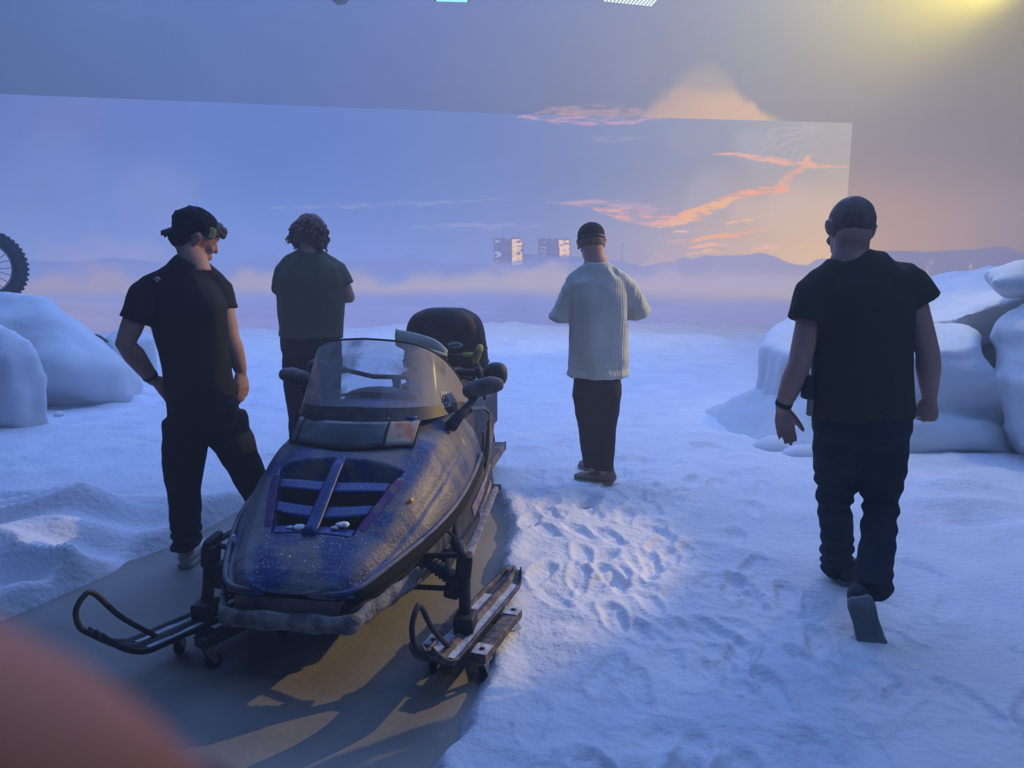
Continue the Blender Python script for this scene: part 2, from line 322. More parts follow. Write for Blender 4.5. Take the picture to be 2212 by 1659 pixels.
def plate_rear(x, y):
    pts = [(-600, -100, 66, 96, 148), (0, -100, 70, 100, 150), (0, 60, 76, 104, 150), (0, 150, 80, 104, 150), (300, 0, 68, 96, 152), (600, 0, 72, 98, 164), (600, 150, 78, 102, 164), (900, 20, 92, 106, 164), (900, 180, 98, 110, 166),
        (1150, 30, 104, 112, 160), (1200, 180, 116, 120, 158), (1450, 30, 122, 126, 156), (1450, 150, 128, 130, 154), (1700, 40, 132, 130, 140), (1700, 180, 138, 134, 146), (1900, 60, 146, 140, 128), (1950, 200, 146, 138, 136), (2150, 150, 140, 134, 118), (2200, 0, 150, 140, 110), (2600, 100, 130, 126, 110),  # warm haze veil down the right side is painted into these tones
        (1900, 330, 150, 140, 142), (2050, 330, 146, 140, 142), (2190, 330, 142, 136, 140), (1900, 420, 182, 156, 150), (1900, 480, 244, 182, 154), (2000, 480, 220, 176, 160), (2100, 500, 182, 168, 176), (2200, 500, 160, 156, 180), (1900, 540, 255, 206, 154), (2000, 540, 226, 184, 170), (2200, 545, 168, 164, 190), (2600, 400, 130, 134, 150), (2600, 540, 140, 145, 180)]
    c = interp(pts, x, y) + (3 * N3(x, y, 180, 1, 4))[:, None]
    rise = [(1385, 262), (1405, 225), (1430, 200), (1465, 178), (1500, 155), (1545, 152), (1580, 172), (1605, 205), (1640, 236), (1712, 262)]
    top = np.interp(x, [p[0] for p in rise], [p[1] for p in rise], left=400, right=400) + 34 * N3(x, y, 48, 5, 4)
    m = sst(-12, 26, y - top) * (1 - sst(262, 400, y)); body = interp([(1540, 170, 176, 158, 150), (1430, 230, 206, 170, 150), (1540, 225, 240, 190, 150), (1600, 250, 250, 196, 150), (1480, 255, 246, 190, 148)], x, y, 60, 30)
    c = c + (body - c) * (m * .95)[:, None]
    c = streak(c, x, y, [(1160, 240), (1230, 238), (1320, 242), (1420, 246)], 15, (196, 154, 160), .8, seed=90, warp=18, ws=28); c = streak(c, x, y, [(1200, 246), (1300, 250), (1420, 250)], 8, (214, 164, 160), .8, seed=91, warp=10)
    c = ridge(c, x, y, [(1700, 575), (1800, 562), (1880, 552), (1915, 542), (2000, 543), (2060, 541), (2110, 538), (2150, 532), (2180, 534), (2200, 546), (2240, 552), (2600, 570)], (150, 152, 202), 760, 120, .92, 1.2, 95)
    for (a, b, h) in ((2004, 590, 16), (2012, 566, 5), (2096, 576, 6), (2157, 558, 2)):
        c = over(c, (250, 215, 215), np.exp(-((x - a) / 2.2) ** 2 - ((y - b) / h) ** 2) * .9)
    return c
def screen(name, path, z0, z1, nu, nv, paint, label, gain=1.0, thick=.12):
    P = np.array(path, float); seg = np.hypot(*(P[1:] - P[:-1]).T); L = np.concatenate([[0], np.cumsum(seg)])
    s = np.linspace(0, L[-1], nu); X = np.interp(s, L, P[:, 0]); Y = np.interp(s, L, P[:, 1]); Z = np.linspace(z0, z1, nv)
    XX, ZZ = np.meshgrid(X, Z); YY = np.meshgrid(Y, Z)[0]
    dz = ZZ - CH; fw = YY * math.cos(PITCH) - dz * math.sin(PITCH); up = YY * math.sin(PITCH) + dz * math.cos(PITCH)
    px = 1106 + F * XX / fw; py = 829.5 - F * up / fw
    col = lin(np.clip(paint(px.ravel(), py.ravel()), 0, 255)) * gain
    v = np.stack([XX.ravel(), YY.ravel(), ZZ.ravel()], -1)
    i, j = np.meshgrid(np.arange(nu - 1), np.arange(nv - 1)); a = (j * nu + i).ravel()
    f = np.stack([a, a + 1, a + nu + 1, a + nu], -1)
    me = bpy.data.meshes.new('display'); me.vertices.add(len(v)); me.vertices.foreach_set('co', v.ravel()); me.loops.add(f.size); me.loops.foreach_set('vertex_index', f.ravel().astype(np.int32))
    me.polygons.add(len(f)); me.polygons.foreach_set('loop_start', np.arange(0, f.size, 4, dtype=np.int32)); me.update(calc_edges=True)
    ca = me.color_attributes.new('picture', 'FLOAT_COLOR', 'POINT'); ca.data.foreach_set('color', np.concatenate([col, np.ones((len(col), 1))], 1).ravel())
    m = bpy.data.materials.new(name + '_picture'); m.use_nodes = True; nt = m.node_tree; b = nt.nodes['Principled BSDF']; b.inputs['Base Color'].default_value = (.01, .01, .01, 1); b.inputs['Roughness'].default_value = .9; b.inputs['Specular IOR Level'].default_value = .1
    at_ = nt.nodes.new('ShaderNodeAttribute'); at_.attribute_name = 'picture'; nt.links.new(at_.outputs['Color'], b.inputs['Emission Color']); b.inputs['Emission Strength'].default_value = 1; m.cycles.emission_sampling = 'NONE'
    root = empty(name, (float(P[len(P) // 2, 0]), float(P[len(P) // 2, 1]), 0), label, 'screen')
    link('display', me, m, root)
    fr = MB(); nrm = []
    us = [0] + [len(P) - 1]
    for k in range(len(P) - 1):
        d = Vector((*(P[k + 1] - P[k]), 0)).normalized(); n = Vector((-d.y, d.x, 0)); a_ = Vector((*P[k], 0)) + n * (thick / 2 + .01); b_ = Vector((*P[k + 1], 0)) + n * (thick / 2 + .01)
        c_ = (a_ + b_) / 2; rot = Matrix.Rotation(math.atan2(d.y, d.x), 3, 'Z'); fr.box((c_.x, c_.y, (z0 + z1) / 2), ((b_ - a_).length, thick, z1 - z0), rot)
    fr.build('housing', DARK, root, smooth=False)
    return root
screen('led_wall', [(-15.5, 13.2), (-9.68, 15.03), (.25, 17.0), (7.75, 18.0)], .0, 4.70, 1250, 330, plate_front, 'tall video wall showing an arctic plain at dusk behind the snow set', 1.12)
screen('rear_screen', [(-19, 20), (-10, 23.5), (0, 25), (10, 25), (19, 21.5)], .0, 10.8, 640, 300, plate_rear, 'larger hazy backdrop screen rising behind and right of the video wall', 1.0)
print('screens ok')

# ------------------------------------------------------------------ sculpt helpers
def mesh_np(me):
    v = np.empty(len(me.vertices) * 3, np.float32); me.vertices.foreach_get('co', v); return v.reshape(-1, 3).astype(float)
def set_np(me, v): me.vertices.foreach_set('co', v.astype(np.float32).ravel()); me.update()
def smooth_np(me, v, it=3, k=.5):
    e = np.empty(len(me.edges) * 2, np.int32); me.edges.foreach_get('vertices', e); e = e.reshape(-1, 2)
    deg = np.bincount(e.ravel(), minlength=len(v)).astype(float)[:, None]
    for _ in range(it):
        s = np.zeros_like(v)
        for c in range(3):
            s[:, c] = np.bincount(e[:, 0], v[e[:, 1], c], len(v)) + np.bincount(e[:, 1], v[e[:, 0], c], len(v))
        v = v + k * (s / np.maximum(deg, 1) - v)
    return v
def sculpt(name, mb, voxel, m, parent=None, it=3, disp=None, shift=None):
    "join overlapping volumes into one continuous skin, relax it, then push folds into it"
    me = bpy.data.meshes.new(name); me.from_pydata(mb.v, [], mb.f)
    bm = bmesh.new(); bm.from_mesh(me); bmesh.ops.recalc_face_normals(bm, faces=bm.faces); bm.to_mesh(me); bm.free()
    t = bpy.data.objects.new('t', me); COL.objects.link(t)
    r = t.modifiers.new('r', 'REMESH'); r.mode = 'VOXEL'; r.voxel_size = voxel
    dg = bpy.context.evaluated_depsgraph_get(); dg.update(); ev = t.evaluated_get(dg); out = bpy.data.meshes.new_from_object(ev)
    bpy.data.objects.remove(t); bpy.data.meshes.remove(me); out.name = name
    v = smooth_np(out, mesh_np(out), it); set_np(out, v)
    if disp is not None:
        n = np.empty(len(out.vertices) * 3, np.float32); out.vertices.foreach_get('normal', n); n = n.reshape(-1, 3)
        d = disp(v)
        v = v + (n * d[:, None] if d.ndim == 1 else d); set_np(out, v)
    out.materials.clear()
    return link(name, out, m, parent, True)
def hull(mb, pts):
    bm = bmesh.new()
    for p in pts: bm.verts.new(p)
    bm.verts.ensure_lookup_table(); r = bmesh.ops.convex_hull(bm, input=bm.verts[:])
    bmesh.ops.delete(bm, geom=[g for g in r['geom_interior'] if isinstance(g, bmesh.types.BMVert)], context='VERTS')
    bm.verts.index_update(); mb.add([v.co.copy() for v in bm.verts], [[v.index for v in f.verts] for f in bm.faces]); bm.free(); return mb

# ------------------------------------------------------------------ snow ground
def wall_y(x): return np.interp(x, [-15.5, -9.68, .25, 7.75, 7.76, 19], [13.2, 15.03, 17.0, 18.0, 26., 22.])
XR_Y = [0, 2.1, 3.26, 3.9, 4.73, 5.2]; XR_X = [-.45, -.25, -.03, -.07, -.08, -.3]
XS_Y = [-1, 2.0, 3.06, 3.6, 4.25, 4.75, 5.2]; XS_X = [-6.0, -3.2, -2.2, -1.97, -1.77, -1.66, -1.4]
def snow_h(x, y):
    q = np.stack([x, y, x * 0], -1)
    h = .05 + .03 * fbm(q * .8 + 3, 3) + .012 * fbm(q * 4, 3)
    # trampled path to the right of the machine
    tr = np.exp(-((x - .75) / .75) ** 2) * sst(1.0, 2.2, y) * (1 - sst(4.6, 5.6, y)); tr = np.clip(tr + .35 * np.exp(-((x - .2) / .4) ** 2) * (1 - sst(4.3, 5.2, y)), 0, 1)
    rid = 1 - np.abs(fbm(q * np.array([4.2, 5.5, 1]) + 8, 3)) * 2.4
    h = h + tr * (.013 * rid + .008 * fbm(q * 9, 3))
    # fabric folds on the left
    lf = (1 - sst(-2.0, -1.55, x)) * sst(2.2, 3.1, y) * (1 - sst(4.35, 4.9, y))
    qq = np.stack([x * .95 + y * .45, y * 2.6 - x * .5, x * 0], -1)
    h = h + lf * (.12 * (1 - np.abs(fbm(qq * 1.15 + 5, 2)) * 2.6) + .02)
    h = h + .12 * np.exp(-((x + 2.45) / .30) ** 2 - ((y - 4.15) / .17) ** 2) + .08 * np.exp(-((x + 2.95) / .5) ** 2 - ((y - 3.62) / .10) ** 2)
    # small mounds and hollows on the right
    for (a, b, hh, rx, ry) in ((2.95, 4.9, .07, .25, .12), (2.7, 4.22, -.05, .20, .10), (2.72, 4.5, .05, .3, .1), (3.4, 4.1, .07, .5, .1), (3.2, 5.5, -.04, .3, .1), (1.9, 4.3, .02, .6, .2), (2.4, 6.1, .05, .35, .2), (1.62, 6.4, .04, .3, .14)):
        h = h + hh * np.exp(-((x - a) / rx) ** 2 - ((y - b) / ry) ** 2)
    # low banks far off, up to the foot of the screen
    far = sst(12.2, 13.4, y + .5 * fbm(q * .5, 3))
    h = h + far * (.13 + .13 * fbm(q * np.array([.9, .5, 1]), 3)) + .13 * np.exp(-((y - 11.6 - .8 * fbm(q * .35 + 9, 2)) / .35) ** 2) * sst(0, .25, fbm(q * .6 + 30, 2)) * sst(-3, -1.5, x)
    h = h + .02 * sst(5, 8, y) * fbm(q * np.array([1.2, 2.4, 1]) + 2, 4) + .01 * sst(.25, .6, fbm(q * 3.4 + 6, 2)) * sst(4, 6, y)
    h = h + sst(3.6, 5.5, y) * (.012 * fbm(q * np.array([5, 8, 1]) + 40, 3) + .022 * sst(.2, .5, fbm(q * np.array([2.2, 4.2, 1]) + 60, 3)))
    # pits
    pit = sst(.42, .62, fbm(q * np.array([1.9, 3.2, 1]) + 12, 3)) * sst(4.5, 6, y); h = h - .035 * pit
    # bare cloth strip
    nz = .06 * fbm(q * 3.5, 3); xr = np.interp(y, XR_Y, XR_X) + nz * 1.3; xs = np.interp(y, XS_Y, XS_X) + .3 * nz
    dL = xs - x; dR = x - xr; dB = y - (4.78 + .5 * nz)
    d = np.maximum(np.maximum(dL, dR), dB)
    e = sst(-.01, .07, d) ** .6
    return np.where(d < -.02, -.04, -.03 + (h + .03 + .02 * np.exp(-((d - .09) / .06) ** 2)) * e)
nth, nr = 900, 620
th = np.linspace(R(-66), R(66), nth); rr = .75 * (27.0 / .75) ** (np.linspace(0, 1, nr) ** .92)
TH, RR = np.meshgrid(th, rr); X = (RR * np.sin(TH)).ravel(); Y = (RR * np.cos(TH)).ravel(); Z = snow_h(X, Y)
prints = []
for k in range(120):
    a = abs(random.gauss(.62, .55)) + .05; b = random.uniform(1.5, 5.3); prints.append((a, b, random.uniform(-.7, .7), random.uniform(.008, .020), 1))
for k in range(60): prints.append((random.uniform(-1.3, 2.2), random.uniform(5.2, 9.5), random.uniform(-.6, .6), random.uniform(.01, .02), 1))
for k in range(26): prints.append((random.uniform(1.6, 2.8), random.uniform(2.0, 4.3), random.uniform(-.6, .6), random.uniform(.003, .007), 1))
for (a, b, an, dp, s) in prints:
    if a < np.interp(b, XR_Y, XR_X) + .16: continue
    i = np.where((np.abs(X - a) < .3) & (np.abs(Y - b) < .3))[0]
    if not len(i): continue
    dx = X[i] - a; dy = Y[i] - b; u = dx * math.cos(an) - dy * math.sin(an); v = dx * math.sin(an) + dy * math.cos(an)
    u = u - .012 * np.sin(v * 18); r = np.sqrt((u / (.052 - .012 * np.clip(-v * 6, -1, 1))) ** 2 + (v / .145) ** 2)
    tread = .0022 * (np.sin(u * 260) * np.sin(v * 230) > .3) * (r < .85)
    Z[i] += -dp * (1 - sst(.60, 1.12, r)) + dp * .4 * np.exp(-((r - 1.2) / .2) ** 2) - tread
v = np.stack([X, Y, Z], -1)
i, j = np.meshgrid(np.arange(nth - 1), np.arange(nr - 1)); a = (j * nth + i).ravel(); f = np.stack([a, a + 1, a + nth + 1, a + nth], -1)
cx = X[f].mean(1); cy = Y[f].mean(1); cz = Z[f].max(1)
f = f[(cy < wall_y(cx) - .12) & (cz > -.028) & (np.abs(cx) < 18.5)]
used = np.unique(f); remap = np.full(len(v), -1); remap[used] = np.arange(len(used)); f = remap[f]; v = v[used]
me = bpy.data.meshes.new('snow_ground'); me.vertices.add(len(v)); me.vertices.foreach_set('co', v.astype(np.float32).ravel()); me.loops.add(f.size); me.loops.foreach_set('vertex_index', f.ravel().astype(np.int32))
me.polygons.add(len(f)); me.polygons.foreach_set('loop_start', np.arange(0, f.size, 4, dtype=np.int32)); me.update(calc_edges=True)
tag(link('snow_ground', me, SNOW), 'uneven artificial snow spread over the stage floor, trodden with footprints', 'snow', kind='stuff')
print('snow ok', len(f))

# ------------------------------------------------------------------ carved snow banks
def flute(amp=.05, fx=7., rough=.03, z0=0, z1=9):
    def d(v):
        q = v * 1.0 + 11
        side = sst(z0, z0 + .1, v[:, 2]) * (1 - sst(z1 - .15, z1, v[:, 2]))
        return rough * 1.3 * (1 - 2.4 * np.abs(fbm(q * 1.3, 4))) * .6 + rough * fbm(q * 1.6, 4) + .012 * fbm(q * 6, 3) + amp * side * fbm(np.stack([v[:, 0] * fx * .5, v[:, 1] * fx * .5, v[:, 2] * .7], -1), 2)
    return d
def bank(name, hulls, label, vox=.045, it=4, disp=None, cat='snow bank', m=ICE):
    mb = MB()
    for h in hulls: hull(mb, h)
    root_loc = Vector((sum(p[0] for h in hulls for p in h) / sum(len(h) for h in hulls), sum(p[1] for h in hulls for p in h) / sum(len(h) for h in hulls), 0))
    for k, p in enumerate(mb.v): mb.v[k] = tuple(Vector(p))
    o = sculpt(name, mb, vox, m, None, it, disp or flute())
    return tag(o, label, cat)
V = Vector
def G(px, py, z=-.05): p = gp(px, py, 0); p.z = z; return p
def drop(p, z=-.05): return V((p.x, p.y, z))
# right: domed bank with fluted sides
A = [at(1642, 748, 6.9), at(1662, 712, 7.3), at(1700, 676, 7.8), at(1790, 640, 8.6), at(1900, 640, 8.8), at(1700, 765, 6.5), at(1850, 770, 6.2), at(1980, 740, 6.4), at(2000, 640, 8.8)]
bank('snow_bank', [A + [drop(p) for p in A]], 'domed snow bank with fluted vertical side, left of the walking man in dark trousers', disp=flute(.12, 12, .04, .1, .75))
S = [G(1498, 893), G(1560, 948), G(1640, 985), G(1760, 1012), G(1790, 900), G(1640, 850)]
bank('snow_apron', [S + [at(1640, 838, 6.9), at(1780, 850, 6.2), at(1620, 880, 6.7), at(1700, 930, 6.0), at(1800, 930, 5.9), at(1570, 895, 7.0)]], 'low spreading snow apron at the foot of the domed bank', disp=flute(.02, 5, .03), it=6, cat='snow mound')
B = [at(1880, 655, 8.8), at(2010, 602, 9), at(2130, 580, 9), at(2212, 566, 9), at(2420, 552, 9), at(1955, 716, 6.9), at(2060, 690, 6.8), at(2140, 664, 6.6), at(2230, 640, 6.5), at(2450, 600, 6.4)]
B1 = B + [p - V((0, -.3, .36)) for p in B]
Bb = [at(1990, 640, 8.6), at(2400, 640, 8.4), at(1890, 745, 7.6), at(2420, 760, 7.2)]; B2 = Bb + [drop(p) for p in Bb]
B3 = [at(1900, 745, 6.9), at(1985, 706, 6.7), at(2090, 704, 6.5), at(2120, 742, 6.0), at(2150, 830, 5.9), at(2020, 872, 6.0), at(1985, 760, 6.1), at(1900, 800, 6.2)]
B3 = B3 + [drop(at(1900, 800, 6.5)), drop(at(2170, 850, 6.2)), drop(at(2100, 700, 7.2))]
B4 = [at(1880, 860, 6.2), at(2020, 862, 6.1), at(2150, 850, 6.3), at(1890, 960, 5.9), at(2140, 960, 5.8), G(1880, 985), G(2200, 985), G(2200, 880), G(1880, 880)]
B5 = [at(2150, 690, 6.3), at(2225, 650, 5.9), at(2430, 620, 5.8), at(2160, 860, 5.9), at(2260, 905, 5.3), at(2450, 900, 5.3), at(2450, 700, 5.3), at(2190, 700, 5.8)]; B5 = B5 + [drop(at(2230, 905, 5.8)), drop(at(2450, 900, 5.4)), drop(at(2200, 800, 6.8))]
bank('ice_outcrop', [B1, B2, B3, B4, B5], 'big jagged snow outcrop with overhanging slabs behind the man on the right', it=1, disp=lambda v: flute(.05, 3, .04)(v) + .06 * (.5 - np.abs(fbm(v * np.array([1.1, 1.1, 2.6]) + 21, 3)) * 2) + .018 * np.sin(v[:, 2] * 16 + v[:, 0] * 3 + 5 * fbm(v * .9, 2)), vox=.035, cat='snow bank')
T6 = [at(2130, 592, 6.2), at(2212, 572, 6.1), at(2212, 612, 5.9), at(2150, 615, 5.95), at(2400, 560, 6.0), at(2400, 640, 5.8), at(2160, 640, 6.3), at(2390, 560, 6.9), at(2180, 585, 7)]
bank('snow_ledge', [T6], 'tilted grey snow slab crowning the right-hand outcrop at the edge', it=2, vox=.03, cat='snow bank')
for (a, b, c_, s, l) in ((1712, 985, 6, .30, 'small rounded snow lump in front of the domed bank'), (1760, 1000, 6, .24, 'snow lump half hidden by the walking man on the right')):
    g = gp(a, b, 0); o = sculpt('snow_lump', MB().ell((g.x, g.y + .1, .02), (s, s * .7, s * .45)), .025, ICE, None, 3, flute(.0, 3, .03)); tag(o, l, 'snow mound')
DROCK = mat('painted_rock', (.10, .12, .13), .85, c2=(.2, .23, .25), scale=3, bump=.5, bscale=15)
g = gp(2190, 962, 0); o = sculpt('dark_rock', MB().ell((g.x + .12, g.y - .0, .22), (.30, .28, .34)).ell((g.x + .35, g.y - .1, .15), (.35, .3, .3)), .03, DROCK, None, 3, flute(0, 3, .05)); tag(o, 'dark grey rock poking from the snow at the right edge', 'rock')
# left
C = [at(-160, 640, 8.9), at(0, 634, 8.6), at(100, 652, 8.4), at(132, 700, 8.0), at(195, 740, 8.0), at(262, 792, 8.0), at(60, 690, 8.0), at(150, 800, 7.6), at(-160, 700, 8.0)]
bank('snow_drift', [C + [drop(p) for p in C[:-2]] + [G(320, 838), G(120, 862), G(-200, 880)]], 'large snow drift at the left edge carrying the big wheel', it=3, disp=lambda v: flute(.05, 4, .05, .1, 1.0)(v) + .05 * (.5 - np.abs(fbm(v * np.array([1.0, 1.0, 2.0]) + 5, 3)) * 2))
D = [at(-160, 690, 7.1), at(0, 702, 7.0), at(52, 728, 6.95), at(82, 775, 6.9), at(104, 832, 6.95), at(-160, 760, 6.7), at(20, 780, 6.7)]
bank('snow_boulder', [D + [drop(p) for p in D] + [G(30, 905), G(-160, 920)]], 'rounded snow boulder with vertical grooves in front of the left drift', it=3, disp=flute(.09, 14, .05, .05, .5))
E_ = [at(225, 730, 10), at(262, 712, 10.2), at(305, 704, 10.2), at(330, 735, 10), at(240, 745, 9.8)]
bank('snow_stone', [E_ + [drop(p) for p in E_] + [G(225, 765), G(330, 770)]], 'small snow-covered rock beyond the left drift, by the man in the black shirt', vox=.03, cat='rock')
mb = MB(); mb.tube([at(165, 706, 8.6), at(180, 714, 8.5), at(200, 722, 8.6), at(216, 727, 8.8), at(232, 738, 9)], .014, 8); tag(mb.build('cable', RUBBER), 'thin black cable running over the crest of the left snow drift', 'cable')
for (a, b, s, l) in ((283, 1068, .035, 'small snow clod lying on the folds left of the snowmobile'), (66, 890, .03, 'dark small clod near the foot of the grooved snow boulder'), (128, 898, .04, 'flat snow chip on the ground beside the grooved snow boulder')):
    g = gp(a, b, .06); o = sculpt('snow_clod', MB().ell((g.x, g.y, .06 + s * .4), (s * 1.3, s, s * .8)), .008, SNOW, None, 2, flute(0, 3, .02)); tag(o, l, 'snow lump')

# ------------------------------------------------------------------ wheel standing on the drift
c = at(-34, 579, 8.9); rad = .445
wr_ = empty('spoked_wheel', (c.x, c.y, c.z - rad), 'large spoked wheel with a thick black tyre on the left snow drift', 'wheel')
TY = mat('tyre', (.022, .025, .03), .8, bump=.3, bscale=60); ax = V((.25, -1, .02)).normalized()
MB().ring(c, rad - .068, .068, ax, 64, 14, .8).build('tyre', TY, wr_)
tr = MB(); q = ax.to_track_quat('Z', 'Y')
for k in range(46):
    t = 2 * math.pi * k / 46
    for s in (-1, 1):
        p = c + q @ V(((rad - .004) * math.cos(t + s * .035), (rad - .004) * math.sin(t + s * .035), s * .028)); M = (q @ Euler((0, 0, t)).to_quaternion()).to_matrix(); tr.box(p, (.02, .03, .04), M)
tr.build('tread', TY, wr_, smooth=False)
MB().ring(c, rad - .15, .014, ax, 48, 8, 2.0).build('rim', ZINC, wr_)
MB().tube([c - ax * .05, c + ax * .05], .035, 16).build('hub', BLACKM, wr_)
for k in range(20):
    t = 2 * math.pi * k / 20; s = 1 if k % 2 else -1
    MB().tube([c + ax * .03 * s + q @ V((.03 * math.cos(t + .5 * s), .03 * math.sin(t + .5 * s), 0)), c + q @ V(((rad - .15) * math.cos(t), (rad - .15) * math.sin(t), 0))], .0035, 6).build('spoke', BLACKM, wr_)

# ------------------------------------------------------------------ lamps hung from the ceiling
LEDB = emis('led_cells_blue', (.25, .7, 1.0), 1.6); LEDW = emis('led_cells_white', (.8, .95, 1.0), 1.3)
def fixture(c, wdt, dep, tilt, yaw, em, label, name, cells):
    root = empty(name, (c.x, c.y, c.z), label, 'lamp', 'studio lamps above the stage'); M = Euler((tilt, 0, yaw)).to_matrix()
    MB().box(c + M @ V((0, 0, .07)), (wdt, dep, .12), M, .01).build('housing', BLACKM, root, smooth=False)
    nx, ny = cells
    if nx:
        for k in range(nx):
            cb = MB()
            for l in range(ny): cb.box(c + M @ V((-wdt / 2 + wdt * (k + .5) / nx, -dep / 2 + dep * (l + .5) / ny, 0)), (wdt / nx * .62, dep / ny * .62, .01), M)
            cb.build('led_strip', em, root, smooth=False)
    else: MB().box(c, (wdt * .9, dep * .8, .01), M).build('diffuser', em, root, smooth=False)
    y = MB()
    for s in (-1, 1): y.tube([c + M @ V((s * wdt * .55, 0, .07)), c + M @ V((s * wdt * .55, 0, .5)), c + M @ V((0, 0, .52))], .015, 8)
    y.build('yoke', BLACKM, root)
    MB().tube([c + M @ V((0, 0, .52)), V((c.x, c.y, 11.0))], .02, 8).build('hanging_pole', BLACKM, root)
    return root
fixture(at(976, -8, 12), .52, .40, R(-8), R(4), LEDB, 'bluish studio lamp at the top edge left of centre', 'studio_lamp', (0, 0))
fixture(at(1368, -6, 12), .80, .42, R(-8), R(16), LEDW, 'studio lamp with a grid of white cells at the top edge right of centre', 'studio_lamp', (14, 7))
c = at(735, -10, 12); t_ = empty('spotlight', tuple(c), 'round dark spotlight hanging at the top edge, unlit', 'lamp')
MB().tube([c + V((-.1, 0, .35)), c + V((-.1, 0, .15)), c + V((0, 0, -.02)), c + V((.02, 0, -.1))], [.08, .13, .13, .09], 20).build('housing', BLACKM, t_); MB().tube([c + V((-.1, 0, .3)), V((c.x - .1, c.y, 11))], .02, 8).build('hanging_pole', BLACKM, t_)
MB().ring(c + V((.01, 0, -.06)), .10, .012, (.1, 0, -1), 24, 8).build('lens_ring', BLACKM, t_)
c = V((7.0, 6.8, 4.2)); wl = empty('warm_spotlight', tuple(c), 'warm yellow spotlight high up beyond the upper right corner', 'lamp')
dr = (V((-1.9, 2.95, 0)) - c).normalized(); e0 = c - dr * .06
MB().tube([e0 - dr * .42, e0 - dr * .36, e0 - dr * .05, e0], [.06, .13, .15, .16], 24).build('housing', BLACKM, wl); MB().tube([e0 + dr * .001, e0 + dr * .012], .12, 24).build('lens', emis('warm_lens', (1, .72, .3), 12), wl)
MB().tube([e0 - dr * .2 + V((0, 0, .15)), V((e0.x - dr.x * .2, e0.y - dr.y * .2, 11))], .02, 8).build('hanging_pole', BLACKM, wl)
for k, (x_, y_) in enumerate(((-5, 9.5), (-1.5, 8.2), (2.2, 9.2), (-3, 12.2), (4.2, 11.6))): pass

# ------------------------------------------------------------------ people
def lerp(a, b, t): return a + (b - a) * t
def frame(yaw, pitch=0, roll=0):
    "columns: right, face, up; yaw 0 looks away from the camera, positive turns towards the picture's right"
    return (Euler((0, 0, -yaw)).to_matrix() @ Euler((pitch, 0, 0)).to_matrix() @ Euler((0, roll, 0)).to_matrix())
def put_head(mb, c, M, k=1.0):
    P = lambda x, y, z: c + M @ V((x * k, y * k, z * k))
    def el(p, r, rot=(0, 0, 0), **kw): mb.ell(P(*p), [q * k for q in r], M @ Euler(rot).to_matrix(), **kw)
    el((0, -.008, .022), (.075, .094, .090), n=28, m=20); el((0, .026, -.055), (.054, .062, .062)); el((0, .062, -.095), (.024, .022, .020)); el((0, -.03, -.03), (.062, .06, .06))
    el((0, .078, .028), (.045, .014, .012)); el((.034, .070, -.025), (.02, .018, .02)); el((-.034, .070, -.025), (.02, .018, .02))
    mb.tube([P(0, .080, .010), P(0, .092, -.012), P(0, .098, -.026)], [.008 * k, .010 * k, .012 * k], 10, round_=True)
    el((0, .086, -.058), (.023, .010, .006)); el((0, .085, -.068), (.020, .010, .007))
    for s in (-1, 1):
        el((s * .031, .074, .004), (.013, .012, .010))
        el((s * .080, -.004, -.008), (.009, .019, .031), (0, s * .25, 0)); el((s * .086, -.010, .008), (.007, .015, .014), (0, s * .3, 0))
def put_hand(mb, wr, d, th, curl, k=1.0, spread=.12, thumb=.7, tcurl=.3):
    "wr wrist, d direction of the hand, th side the thumb leaves from; fingers bend towards d x th"
    d = d.normalized(); th = (th - d * th.dot(d)).normalized(); nm = d.cross(th).normalized()
    mb.tube([wr - d * .01, wr + d * .02 * k, wr + d * .055 * k, wr + d * .088 * k], [(.024 * k, .018 * k), (.031 * k, .017 * k), (.041 * k, .016 * k), (.040 * k, .013 * k)], 16, up=nm, round_=True)
    Ls = (.078, .086, .080, .062)
    for i in range(4):
        b = wr + d * (.084 - .006 * abs(i - 1.2)) * k + th * (.030 - .0205 * i) * k; dd = (d + th * (spread * (1.4 - i)) * .5).normalized(); pts = [b - dd * .012]; p = b; a = 0
        pts.append(p.copy())
        for s in range(3):
            a += curl * (.8, 1.0, .7)[s]; dv = dd * math.cos(a) + nm * math.sin(a); p = p + dv * Ls[i] * k * (.42, .33, .25)[s]; pts.append(p.copy())
        r = .0106 * k * (1, 1.02, .98, .86)[i]; mb.tube(pts, [r, r, r * .94, r * .86, r * .72], 10, round_=True)
    b = wr + d * .022 * k + th * .022 * k; dt = (d * math.cos(thumb) + th * math.sin(thumb) + nm * .25).normalized(); d2 = (dt + nm * tcurl + d * .35).normalized()
    mb.tube([b, b + dt * .040 * k, b + dt * .040 * k + d2 * .032 * k, b + dt * .040 * k + (d2 + nm * tcurl).normalized() * .032 * k + d2 * .026 * k], [.016 * k, .0135 * k, .012 * k, .0095 * k], 10, round_=True)
def folds(seed, amp=.006, sc=(9, 9, 4), fine=.002, extra=None):
    def d(v):
        q = v * np.array(sc) + seed
        n = 1 - np.abs(fbm(q, 2)) * 2.2
        o = amp * n + fine * fbm(v * 26 + seed, 2) - amp * .4
        if extra is not None: o = o + extra(v)
        return o
    return d
def stack(zc, h, amp, freq, seed=0.):
    "creases that run round a trouser leg"
    def d(v):
        return amp * np.exp(-((v[:, 2] - zc) / h) ** 2) * np.sin(v[:, 2] * freq + 3.5 * fbm(v * 5 + seed, 2) * 2 + v[:, 0] * 14)
    return d
def torso_path(hp, sh, neck, fwd, rx, ry, low=-.10, fat=1.0):
    up = V((0, 0, 1)); P = [hp + up * low, hp, lerp(hp, sh, .22), lerp(hp, sh, .5), lerp(hp, sh, .78), lerp(hp, sh, .95), lerp(sh, neck, .5), neck]
    return P
